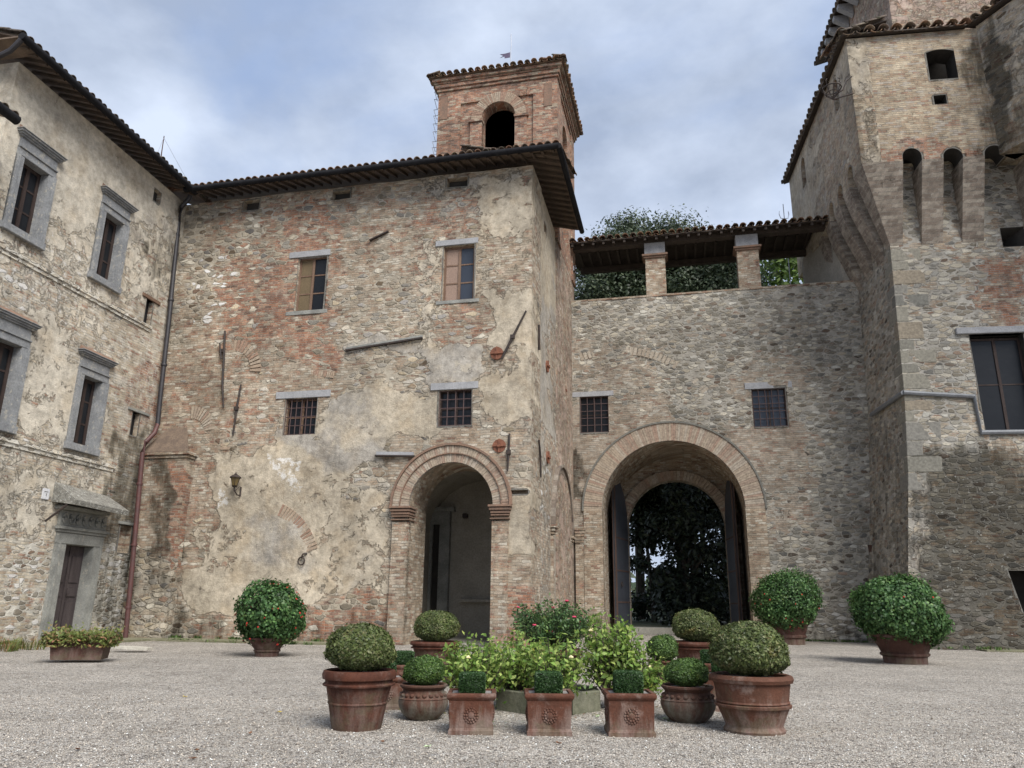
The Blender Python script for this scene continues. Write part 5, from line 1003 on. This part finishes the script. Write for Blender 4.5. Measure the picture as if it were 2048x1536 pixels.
# ================================================================ FOLIAGE
def leaves(C, N_, sz, shape='quad', asp=1.6, jit=.8, up=0):
    """C: centres (n,3); N_: outward normals; returns V (n*k,3), F"""
    n=len(C); d=N_+jit*(rng.random((n,3))-.5)*2; d/=np.linalg.norm(d,axis=1)[:,None]+1e-9
    r_=rng.random((n,3))-.5; t=np.cross(d,r_); t/=np.linalg.norm(t,axis=1)[:,None]+1e-9; b=np.cross(d,t); s=(sz*(.65+.7*rng.random(n)))[:,None]
    if shape=='quad': pts=[(-1,0,0),(0,-.5,.08),(1,0,-.1),(0,.5,.08)]
    elif shape=='round': pts=[(math.cos(q)*(1 if k%2 else .72),math.sin(q)*(1 if k%2 else .72),.15*(1-k%2)) for k,q in enumerate(np.linspace(0,2*math.pi,7)[:-1])]
    k=len(pts); V=np.empty((n,k,3))
    for i,(a,c,e) in enumerate(pts): V[:,i]=C+s*(t*a*(asp if shape=='quad' else 1)*.62+b*c*1.0*(1 if shape=='quad' else .62)+d*e)
    return V.reshape(-1,3), (np.arange(n)[:,None]*k+np.arange(k)[None])
def ball_pts(n, rx, ry, rz, rough=.06, sup=2.0, shell=.88, sq=1):
    d=rng.normal(size=(n,3)); d/=np.linalg.norm(d,axis=1)[:,None]
    k=(np.abs(d)**sup).sum(1)**(-1/sup); r=shell+(1-shell)*rng.random(n)
    ph=rng.random(4)*6.28; rough=rough if sup<5 else 0; r=np.where(rng.random(n)<(.012 if sup<5 else .003),1.0+.07*rng.random(n),r); q=np.arctan2(d[:,1],d[:,0]); bump=1+rough*1.3*np.sin(2*q+ph[0])*np.cos(2*d[:,2]+ph[1])+rough*1.2*np.sin(3*d[:,2]+q+ph[2])+rough*(np.sin(5*q+3*d[:,2])+np.sin(9*d[:,2]+4*q+1)+np.sin(13*q-7*d[:,2]))/2+rough*.5*rng.normal(size=n)
    Q=d*(k*r*bump)[:,None]*np.array([rx,ry,rz]); Q[:,2]=np.where(Q[:,2]<0,Q[:,2]*sq,Q[:,2]); return Q, d
def foliage(name, parent, m, n, rx, ry, rz, sz, mat, zc, sup=2.0, rough=.05, shape='quad', jit=.8, zmin=None, shell=.86, core=.86, asp=1.6, sq=1):
    P,d=ball_pts(n,rx,ry,rz,rough,sup,shell,sq); 
    if zmin is not None: k=P[:,2]>zmin; P,d=P[k],d[k]
    V,F_=leaves(P+[0,0,zc],d,sz,shape,asp,jit); o=bpy.data.objects.new(name,np_mesh(name,V,F_,mat)); put(o,m,parent)
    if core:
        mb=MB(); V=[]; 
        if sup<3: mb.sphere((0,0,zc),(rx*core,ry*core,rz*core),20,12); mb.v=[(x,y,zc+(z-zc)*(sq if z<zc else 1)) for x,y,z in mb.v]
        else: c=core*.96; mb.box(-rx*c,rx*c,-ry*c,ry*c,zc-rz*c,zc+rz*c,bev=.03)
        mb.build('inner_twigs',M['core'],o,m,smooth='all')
    return o
def flowers(parent, m, n, rx, ry, rz, zc, mat, r, zr=(-.8,1), front=True, up=0):
    mb=MB(); 
    for k in range(9):
        t=k*2.4; q=r*.55*math.sqrt(k/9); mb.sphere((q*math.cos(t),q*math.sin(t),r*.15*random.random()),(r*.42,r*.42,r*.3),6,4)
    first=None
    for k in range(n):
        z=random.uniform(*zr); t=random.uniform(0,2*math.pi); c=math.sqrt(max(0,1-z*z)); p=Vector((rx*c*math.cos(t)*1.04,ry*c*math.sin(t)*1.04,zc+rz*z*1.04)); nn=Vector((math.cos(t)*c,math.sin(t)*c,z+.2))
        mm=m@Matrix.Translation(p)@nn.to_track_quat('Z','Y').to_matrix().to_4x4()@Matrix.Scale(random.uniform(.7,1.2),4)
        if first is None: first=mb.build('flower',mat,parent,mm,smooth='all')
        else: put(bpy.data.objects.new('flower',first.data),mm,parent)
def place(x, ybase, rbase_px):
    P=gp(x,ybase); s=mpp(P); P=P+np.array([P[0],P[1],0])/np.hypot(P[0],P[1])*rbase_px*s; return P,mpp(P)
def potm(P,rot=0): return Matrix.Translation(Vector((P[0],P[1],0)))@Matrix.Rotation(rot,4,'Z')
GRP='terracotta pots round the rose bed'
def round_pot(x,yb,rimw,basew,h,kind,mat,label,group=GRP,name='potted_boxwood',cat='potted plant'):
    """pixel sizes -> metres; returns root, matrix, top z, rim radius, scale"""
    P,s=place(x,yb,basew/2); m=potm(P,random.uniform(0,6)); rt=empty(name,m,label,cat,group); R_=rimw/2*s; B=basew/2*s; H_=h*s*.87
    if kind=='rolled':   # thick rolled rim, shoulder bead, thin line
        body=[(0.001,.0),(B*.97,0),(B,.03),(B+(R_*.86-B)*.55,H_*.42)]; body+=[(body[-1][0]+.012,H_*.43),(body[-1][0]+.012,H_*.45),(B+(R_*.86-B)*.60,H_*.46),(R_*.87,H_*.72),(R_*.96,H_*.735),(R_*.97,H_*.76),(R_*.90,H_*.79),(R_*.90,H_*.84)]
        rim=[(R_*.90,H_*.83),(R_*.98,H_*.85),(R_,H_*.92),(R_*.96,H_*.985),(R_*.90,H_),(R_*.84,H_*.97),(R_*.82,H_*.88)]
    elif kind=='banded':
        body=[(.001,0),(B*1.06,0),(B*1.08,.03),(B*1.0,.07),(B*1.0,.09),(R_*.84,H_*.42),(R_*.90,H_*.44),(R_*.91,H_*.48),(R_*.85,H_*.50),(R_*.88,H_*.52),(R_*.85,H_*.55),(R_*.88,H_*.74),(R_*.90,H_*.82),(R_*.90,H_*.86)]
        rim=[(R_*.88,H_*.85),(R_*.97,H_*.87),(R_,H_*.93),(R_*.97,H_*.98),(R_*.90,H_),(R_*.84,H_*.98),(R_*.82,H_*.9)]
    elif kind=='belly':
        body=[(.001,0),(B,0),(B*1.08,.02),(R_*.90,H_*.18),(R_*1.02,H_*.36),(R_*1.06,H_*.5),(R_*1.03,H_*.58),(R_*1.05,H_*.6),(R_*1.0,H_*.63),(R_*.9,H_*.74),(R_*.86,H_*.84)]
        rim=[(R_*.86,H_*.83),(R_*.93,H_*.88),(R_,H_*.93),(R_,H_*.975),(R_*.95,H_),(R_*.87,H_*.98),(R_*.84,H_*.9)]
    else:                # flaring conca with bead near the foot
        body=[(.001,0),(B,0),(B*1.02,H_*.22),(B*1.14,H_*.27),(B*1.15,H_*.33),(B*1.08,H_*.36),(R_*.88,H_*.86)]; rim=[(R_*.88,H_*.85),(R_,H_*.88),(R_,H_*.97),(R_*.93,H_),(R_*.85,H_*.95)]
    po=MB().lathe(body,40,wob=.004).build('pot',mat,rt,m,smooth=True)
    MB().lathe(rim,40,wob=.004).build('rim',mat,po,m,smooth=True)
    if kind=='belly':
        mb=MB()
        for k in range(22): t=2*math.pi*k/22; mb.sphere((R_*.93*math.cos(t),R_*.93*math.sin(t),H_*.70),(.035,.035,.03),8,6)
        mb.build('relief_band',mat,po,m,smooth='all')
    MB().lathe([(.001,H_*.93),(R_*.5,H_*.94),(R_*.85,H_*.92)],24).build('soil',M['soil'],rt,m)
    return rt,m,H_,R_,s
def box_ball(x,yb,rimw,basew,h,kind,mat,bw,bh,fm,label,n=14000,lf=.020):
    rt,m,H_,R_,s=round_pot(x,yb,rimw,basew,h,kind,mat,label); foliage('clipped_ball',rt,m,n,bw/2*s,bw/2*s,bh*.58*s,lf,fm,H_+bh*.38*s-.02,rough=.028,sup=2.25,shell=.9,sq=.62)
    MB().tube([(0,0,H_*.9),(.01,0,H_+.1)],.04,6).build('stem',M['twig'],rt,m)
    return rt
box_ball(712,1464,150,100,127,'rolled',M['terra'],134,94,M['box'],'big dark red pot with rolled rim and olive boxwood ball, front left',26000,.024)
box_ball(1510,1471,166,112,124,'banded',M['terra2'],154,108,M['box'],'big pale banded pot with olive boxwood ball, front right',30000,.024)
box_ball(845,1442,95,62,76,'belly',M['terra4'],80,58,M['box2'],'bulging brown pot with small green boxwood ball between big left pot and square pots',14000,.018)
box_ball(1378,1447,104,70,78,'belly',M['terra4'],85,55,M['box2'],'bulging greyish pot with small green boxwood ball beside the big banded pot',14000,.018)
box_ball(870,1338,104,74,58,'rolled',M['terra'],90,62,M['box'],'red pot with olive boxwood ball standing behind in front of the porch arch',14000,.026)
box_ball(1397,1342,104,74,62,'rolled',M['terra'],96,66,M['box'],'red pot with olive boxwood ball standing behind in front of the gate',14000,.026)
box_ball(1328,1368,66,44,50,'belly',M['terra2'],62,52,M['box2'],'small pot with green boxwood ball half hidden right of the rose bushes',9000,.02)
rt,m,H_,R_,s=round_pot(922,1372,84,50,48,'belly',M['terra4'],'low whitish bulging pot half hidden under the left rose bush',name='terracotta_pot',cat='pot')
def square_pot(x,yb,topw,basew,h,cube,rot,label,mat=M['terra3'],n=11000,boss=True):
    P,s=place(x,yb,basew/2); m=potm(P,rot); rt=empty('square_planter',m,label,'planter','square terracotta planters with clipped box'); a=basew/2*s; t=topw/2*s; H_=h*s*.86
    mb=MB()
    def fr_(r0,z0_,r1,z1_): mb.add([(sx*r0,sy*r0,z0_) for sx,sy in ((-1,-1),(1,-1),(1,1),(-1,1))]+[(sx*r1,sy*r1,z1_) for sx,sy in ((-1,-1),(1,-1),(1,1),(-1,1))],[(i,(i+1)%4,(i+1)%4+4,i+4) for i in range(4)])
    Pf=[(a*1.03,0),(a*1.03,.05),(a*1.0,.055),(a*.97,.08),(t*.90,H_*.82),(t*.93,H_*.84),(t*.985,H_*.89),(t,H_*.92),(t,H_*.96),(t*.97,H_),(t*.82,H_),(t*.80,H_*.9)]
    for p0,p1 in zip(Pf,Pf[1:]): fr_(p0[0],p0[1],p1[0],p1[1])
    po=mb.build('pot',mat,rt,m)
    bv=po.modifiers.new('b','BEVEL'); bv.width=.008; bv.segments=2; bv.limit_method='ANGLE'
    MB().box(-t*.82,t*.82,-t*.82,t*.82,H_*.88,H_*.955).build('gravel_top',M['soil'],rt,m)
    if boss:
        for q in range(4):
            mb=MB(); yy_=-a*.97; zc=H_*.47; r_=.085
            mb.sphere((0,yy_,zc),(r_*.62,.035,r_*.62),14,10)
            for k in range(16): tt=k*math.pi/8; mb.sphere((r_*math.cos(tt),yy_,zc+r_*math.sin(tt)),(.019,.02,.019),7,5)
            for k in range(10): tt=k*math.pi/5; mb.sphere((r_*.66*math.cos(tt),yy_-.01,zc+r_*.66*math.sin(tt)),(.02,.02,.02),6,5)
            mb.build('rosette',mat,po,m@Matrix.Rotation(q*math.pi/2,4,'Z'),smooth='all')
    c=cube/2*s; foliage('clipped_cube',rt,m,n,c*1.0,c*1.0,c*.84,.017,M['boxd'],H_+c*.52,rough=.012,sup=9,shell=.93,core=.9,asp=1.4,jit=1.1)
    return rt
square_pot(942,1470,98,86,88,52,0.02,'left square planter of the front row, box cube leaning over rosette stained green')
square_pot(1097,1472,98,86,90,54,0,'middle square planter of the front row with mossy dark rosette')
square_pot(1259,1474,100,90,92,56,-.02,'right square planter of the front row, palest clay, clean rosette')
square_pot(768,1420,76,66,70,38,.25,'square planter behind the bulging brown left pot, nearer of the two there',n=6000)
square_pot(806,1382,64,56,56,36,.3,'square planter behind the left bulging pot, farther of the two there',n=6000)
square_pot(1448,1424,76,66,82,38,-.25,'square planter hidden behind the big banded pot, nearer of the two there',n=6000)
square_pot(1424,1392,66,58,70,36,-.3,'square planter behind the big banded pot, farther of the two there',n=6000)

def geranium(x,yb,rimw,basew,h,bw,bh,zoff,nf,label,n=15000):
    rt,m,H_,R_,s=round_pot(x,yb,rimw,basew,h,'conca',M['terra5'],label,'big pots of geraniums along the walls','potted_geranium','potted plant')
    zc=H_+bh*.40*s-zoff*s; f=foliage('foliage',rt,m,n,bw/2*s,bw/2*s,bh*.55*s,.066,M['ger'],zc,rough=.06,sup=2.1,shape='round',jit=.8,shell=.80,core=.74,sq=.82)
    flowers(f,m,nf,bw/2*s,bw/2*s,bh/2*s,zc,M['redfl'],.034); return rt
geranium(533,1314,84,46,42,134,128,12,48,'geranium ball with many red flowers in pot by the wall on the left',9000)
geranium(1580,1290,92,58,60,128,116,20,34,'red flowered geranium in pot right of the gate, left of the two right pots')
geranium(1812,1329,130,80,66,176,138,20,5,'large leafy green geranium with few flowers in low pot before the tower',22000)

# pink shrub, roses
def stem_bush(name,parent,m,R_,Hb,n_stem,leafn,sz,mat,zb=0,spread=1.0,stemr=.012,shape='quad',top=1.0,asp=1.7):
    mb=MB(); C=[];D=[]
    for k in range(n_stem):
        t=random.uniform(0,6.283); rr=R_*math.sqrt(random.random()); h=Hb*random.uniform(.6,1.0)*(1-.35*(rr/R_)**2); b0=np.array([.15*rr*math.cos(t),.15*rr*math.sin(t),zb]); tip=np.array([rr*math.cos(t),rr*math.sin(t),zb+h]); mid=(b0+tip)/2+np.array([.1*rr*math.cos(t),.1*rr*math.sin(t),.06*h])
        mb.tube([b0,mid,tip],[stemr,stemr*.7,stemr*.35],5)
        for j in range(leafn):
            u=random.uniform(.28,1.03); p=(1-u)**2*b0+2*u*(1-u)*mid+u*u*tip; o_=rng.normal(size=3)*sz*1.5*(1.2 if u<.95 else .7); C.append(p+o_); D.append(o_/np.linalg.norm(o_)*.5+[0,0,.6])
    V,F_=leaves(np.array(C),np.array(D),sz,shape,asp,.9); o=bpy.data.objects.new('foliage',np_mesh('foliage',V,F_,mat)); put(o,m,parent); mb.build('stems',M['twig'],parent,m); return np.array(C),o
rt,m,H_,R_,s=round_pot(1106,1385,122,74,92,'rolled',M['terra'],'dark pot with sprawling pink flowered shrub in the middle of the bed',None,'potted_shrub')
C,fo=stem_bush('b',rt,m,100*s,106*s,110,70,.032,M['rosed'],H_*.92,stemr=.010)
mb=MB(); [mb.sphere((.02*math.cos(k*1.26),.02*math.sin(k*1.26),0),(.022,.022,.018),6,4) for k in range(5)]
idx=rng.choice(len(C),22,replace=False); first=None
for i in idx:
    mm=m@Matrix.Translation(Vector(C[i]*[1.03,1.03,1.02]))
    if first is None: first=mb.build('flower',M['pinkfl'],fo,mm,smooth='all')
    else: put(bpy.data.objects.new('flower',first.data),mm,fo)
# octagonal bed
fp=gp(1100,1430); bs=mpp(fp); BR=118*bs; bedc=fp+np.array([0,BR*.94,0])
bed=empty('round_flower_bed',Matrix.Translation((bedc[0],bedc[1],0)),'low mossy stone kerb ring filled with gravel soil under the roses','flower bed')
hb=40*bs
for k in range(8):
    a0=math.radians(22.5+k*45); a1=a0+math.radians(45); P0=np.array([math.cos(a0),math.sin(a0)]); P1=np.array([math.cos(a1),math.sin(a1)]); g_=.012
    A=P0*BR*(1-g_)+P1*BR*g_; B_=P1*BR*(1-g_)+P0*BR*g_; k2=.86
    mb=MB(); mb.hexa([(A[0],A[1],-.02),(B_[0],B_[1],-.02),(A[0]*k2,A[1]*k2,-.02),(B_[0]*k2,B_[1]*k2,-.02),(A[0],A[1],hb),(B_[0],B_[1],hb),(A[0]*k2,A[1]*k2,hb),(B_[0]*k2,B_[1]*k2,hb)]); o=mb.build('kerb_stone',M['bedstone'],bed); bv=o.modifiers.new('b','BEVEL'); bv.width=.012; bv.segments=2
mb=MB(); mb.lathe([(.001,hb*.9),(BR*.5,hb*.86),(BR*.84,hb*.7)],24,wob=.02); mb.build('soil',M['soil'],bed)
def rose(x,yb,top,wpx,label,ns,ln,shift=0):
    P=gp(x,yb,hb*.7); s=mpp(P); m=Matrix.Translation(Vector((P[0],P[1],hb*.6))); rt=empty('rose_bush',m,label,'rose bush','rose bushes in the central bed')
    C,fo=stem_bush('r',rt,m,wpx/2*s,(yb-top)*s*1.08,int(ns*1.35),ln,.047,M['rose'],0,stemr=.011,asp=1.5)
    mb=MB(); [mb.sphere((.018*math.cos(k*1.26),.018*math.sin(k*1.26),0),(.024,.024,.02),6,4) for k in range(5)]; mb.sphere((0,0,.012),(.02,.02,.02),6,4); z=C[:,2]; idx=np.argsort(z)[-400:]; first=None
    for i in rng.choice(idx,2,replace=False):
        mm=m@Matrix.Translation(Vector(C[i]))
        if first is None: first=mb.build('flower',M['cream'],fo,mm,smooth='all')
        else: put(bpy.data.objects.new('flower',first.data),mm,fo)
rose(955,1395,1278,165,'leftmost lime green rose bush spilling over the back pot',46,34)
rose(1030,1385,1268,150,'lime green rose bush above the gap between left and middle planters',44,34)
rose(1115,1400,1275,120,'smaller lime green rose bush behind the middle square planter',34,30)
rose(1222,1390,1232,130,'tallest lime green rose bush behind the right square planter',60,34)
rose(1282,1392,1290,110,'rose bush right of the tallest one, beside the small boxwood ball',32,30)

# trough by the left door
tp=gp(143,1326); s=mpp(tp); m=Matrix.Translation(Vector((tp[0],tp[1]+.35,.07)))@Matrix.Rotation(math.radians(12),4,'Z')
tg=empty('planter_trough',m,'long terracotta trough of low straggling plants beside the left door','planter')
L2=50*s; Wd=.36; hh=34*s; mb=MB(); mb.hexa([(-L2*.93,-Wd*.9,0),(L2*.93,-Wd*.9,0),(-L2*.93,Wd*.9,0),(L2*.93,Wd*.9,0),(-L2,-Wd,hh*.85),(L2,-Wd,hh*.85),(-L2,Wd,hh*.85),(L2,Wd,hh*.85)]); mb.box(-L2-.04,L2+.04,-Wd-.04,Wd+.04,hh*.85+.001,hh,bev=.02)
mb.build('trough',M['terra5'],tg,m)
N=5200; C=np.stack([(rng.random(N)*2-1)*(L2+.22),(rng.random(N)*2-1)*(Wd+.15),hh+np.abs(rng.normal(size=N))*.13-.12*(rng.random(N)<.3)],1); V,F_=leaves(C,np.tile([0,-.3,1.],(N,1)),.045,'quad',1.8,1.2); put(bpy.data.objects.new('foliage',np_mesh('foliage',V,F_,M['weed'])),m,tg)
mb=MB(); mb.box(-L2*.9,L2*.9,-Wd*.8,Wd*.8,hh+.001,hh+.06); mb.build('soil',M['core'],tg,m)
# loose slab
q=gp(262,1304); m=Matrix.Translation(Vector((q[0],q[1],.09)))@Matrix.Rotation(.1,4,'Z')@Matrix.Rotation(.04,4,'Y'); a=MB(); a.prism([(-.6,-.18),(-.1,-.3),(.55,-.25),(.62,.1),(.2,.28),(-.45,.2)],0,.07,axis='z'); tag(a.build('broken_slab',M['slab'],None,m),'pale broken stone slab lying on the paving by the downpipe','stone slab')
# fallen leaves
lv=[(560,1427,'ylw','yellow leaf on the gravel left of the big dark red pot'),(500,1470,'brn','curled brown leaf on the gravel left of the big red pot foot'),(385,1521,'brn','brown leaf lying lowest and leftmost in the foreground gravel'),
 (155,1502,'brn','brown leaf alone on the gravel at the far left foreground'),(855,1497,'grn','pale green leaf on the gravel before the left square planter'),(1118,1490,'brn','brown leaf on the gravel before the middle square planter'),(1360,1428,'ylw','yellow leaf between the bulging greyish pot and the banded pot'),
 (765,1487,'brn','small reddish brown leaf just right of the big red pot foot'),(1195,1436,'grn','green leaf at the foot of the bed between two planters'),(370,1396,'ylw','small ochre leaf on the gravel in the left middle distance'),(394,1504,'brn','brown leaf above the lowest left leaf on the gravel'),(1330,1440,'grn','pale leaf at the left foot of the bulging greyish pot')]
for k,(x,y,mt,lb) in enumerate(lv):
    q=gp(x,y); mb=MB(); L_=.05; mb.add([(-L_,0,.01),(-L_*.3,-L_*.5,.02),(L_*.5,-L_*.4,.012),(L_,0,.03),(L_*.5,L_*.4,.012),(-L_*.3,L_*.5,.022),(-L_*.1,0,.002)],[(0,1,6),(1,2,6),(2,3,6),(3,4,6),(4,5,6),(5,0,6)])
    o=mb.build('fallen_leaf',M[mt],None,Matrix.Translation(Vector((q[0],q[1],.012)))@Matrix.Rotation(k*1.7,4,'Z')); tag(o,lb,'leaf','fallen leaves on the gravel')

# ================================================================ TREES
def tree(P,h,r,mat,label,nclump=90,per=300,sz=.16,zlo=.15,name='tree',sig=.9,trunk=.35):
    m=Matrix.Translation(Vector((P[0],P[1],.2))); rt=empty(name,m,label,'tree','trees beyond the gate'); C=[];D=[];mb=MB()
    mb.tube([(0,0,0),(random.uniform(-.3,.3),.2,h*.3),(random.uniform(-.6,.6),0,h*.6),(0,0,h*.92)],[trunk,trunk*.8,trunk*.5,.05],8)
    for k in range(nclump):
        u=zlo+(1-zlo)*random.random(); prof=math.sin(math.pi*min(1,max(.04,(u-zlo)/(1-zlo)*.86+.12)))**.6; t=random.uniform(0,6.283); rr=r*prof*math.sqrt(random.random())*random.uniform(.8,1.1); c=np.array([rr*math.cos(t),rr*math.sin(t),u*h*(1-.0)])
        if k%2==0: mb.tube([(0,0,max(.5,c[2]*.72)),(c[0]*.5,c[1]*.5,c[2]*.88),tuple(c)],[.13,.08,.03],5)
        sg=sig*random.uniform(.6,1.3); o_=np.clip(rng.normal(size=(per,3)),-1.7,1.7)*sg*np.array([1,1,.7]); C.append(c+o_); D.append(o_/(np.linalg.norm(o_,axis=1)[:,None]+1e-6)+[0,0,.5])
    V,F_=leaves(np.concatenate(C),np.concatenate(D),sz,'quad',1.7,.9); put(bpy.data.objects.new('crown',np_mesh('crown',V,F_,mat)),m,rt); mb.build('trunk',M['bark'],rt,m); return rt
def tpos(x,d): q=GA.w(GA.px(x,600,d)[0],d,0); return q
def ztop(x,y,d): return GA.px(x,y,d)[1]
tree(tpos(1340,15),ztop(1340,446,15)-1.3,6.0,M['oak'],'largest dark evergreen oak above the middle of the loggia roof',300,420,.13,.25)
tree(tpos(1225,13),ztop(1210,478,13)-.8,4.2,M['oak'],'dark evergreen tree seen through the left loggia opening',200,420,.13,.3)
tree(tpos(1440,14),ztop(1425,450,14)-1.5,3.6,M['oak'],'evergreen tree seen through the middle loggia opening',150,420,.13,.3)
tree(tpos(1262,17),ztop(1270,436,17)-1,3.2,M['oak'],'evergreen treetop rising left of the largest oak',130,420,.13,.3)
tree(tpos(1566,22),ztop(1566,498,22)-.5,3.4,M['oaklight'],'lighter green leafy tree seen through the right loggia opening',60,120,.26,.5,sig=1.0)
tree(tpos(1352,10.5),10.0,3.3,M['oakshade'],'dark leafy tree filling the gate arch',66,165,.17,.05,sig=.62,trunk=.22)
tree(tpos(1420,12.5),9.5,2.6,M['oakshade'],'dark tree behind on the right inside the gate arch',38,140,.17,.05,sig=.6,trunk=.2)
tree(tpos(1285,12.5),9.0,2.4,M['oakshade'],'dark tree behind on the left inside the gate arch',32,140,.17,.05,sig=.6,trunk=.2)
# distant wooded line beyond the terrace
N=9000; C=np.stack([rng.uniform(-60,90,N),rng.uniform(60,66,N),0.5+np.abs(rng.normal(size=N))*1.8],1); C=np.array([FA.w(c[0],c[1],c[2]) for c in C]); V,F_=leaves(C,np.tile([0,-.6,1.],(N,1)),.7,'quad',1.5,1)
o=bpy.data.objects.new('far_hedge',np_mesh('far_hedge',V,F_,M['oak'])); put(o,Matrix()); tag(o,'far off belt of low green shrubs beyond the gate','shrubbery',kind='stuff')

# grass tufts and litter
def tufts(pts, name, label, cat, mat, hmax, n=14):
    C=[];D=[]
    V=[];Fc=[]
    for p in pts:
        for k in range(n):
            a=random.uniform(0,6.283); h=hmax*random.uniform(.4,1); q=np.array(p)+[random.uniform(-.1,.1),random.uniform(-.1,.1),0]; t=np.array([math.cos(a),math.sin(a),0]); b=len(V); w2=.012
            sd_=np.array([-t[1],t[0],0])*w2; V+= [q-sd_,q+sd_,q+t*h*.35+sd_*.7+[0,0,h*.7],q+t*h*.35-sd_*.7+[0,0,h*.7],q+t*h*.8+[0,0,h*.85]]; Fc+=[(b,b+1,b+2),(b,b+2,b+3),(b+3,b+2,b+4)]
    o=bpy.data.objects.new(name,np_mesh(name,np.array(V),np.array(Fc),mat)); put(o,Matrix()); tag(o,label,cat,kind='stuff')
pts=[FA.w(random.uniform(FX0+2,-6),-random.uniform(.02,.18),.07) for _ in range(46)]+[LW.w(random.uniform(-9,-5.5),-random.uniform(.02,.2),.07) for _ in range(22)]+[GA.w(random.uniform(9.6,14),-random.uniform(.02,.2),0) for _ in range(40)]+[TW.w(random.uniform(.2,8),-random.uniform(.05,1.1),.06) for _ in range(40)]+[FA.w(random.uniform(-14,-6),-1.2-random.uniform(0,.15),0) for _ in range(36)]
tufts(pts,'wall_weeds','short green weeds growing along the foot of the walls','weeds',M['box2'],.16)
pts=[LW.w(random.uniform(-9,-7.2),-random.uniform(1.2,2.6),0) for _ in range(30)]
tufts(pts,'edge_weeds','taller straggling weeds at the left edge by the paving','weeds',M['weed'],.5,10)
N=420; a=rng.random(N)*6.283; rr=BR*(.2+2.2*rng.random(N)); C=np.stack([bedc[0]+rr*np.cos(a)*1.4,bedc[1]+rr*np.sin(a),np.where(rr*1.0<BR*.8,hb*.9,.012)],1); V,F_=leaves(C,np.tile([0,0,1.],(N,1)),.026,'quad',1.6,.3)
o=bpy.data.objects.new('leaf_litter',np_mesh('leaf_litter',V,F_,M['weed'])); put(o,Matrix()); tag(o,'small dry leaf litter on the gravel round the bed','leaf litter',kind='stuff')
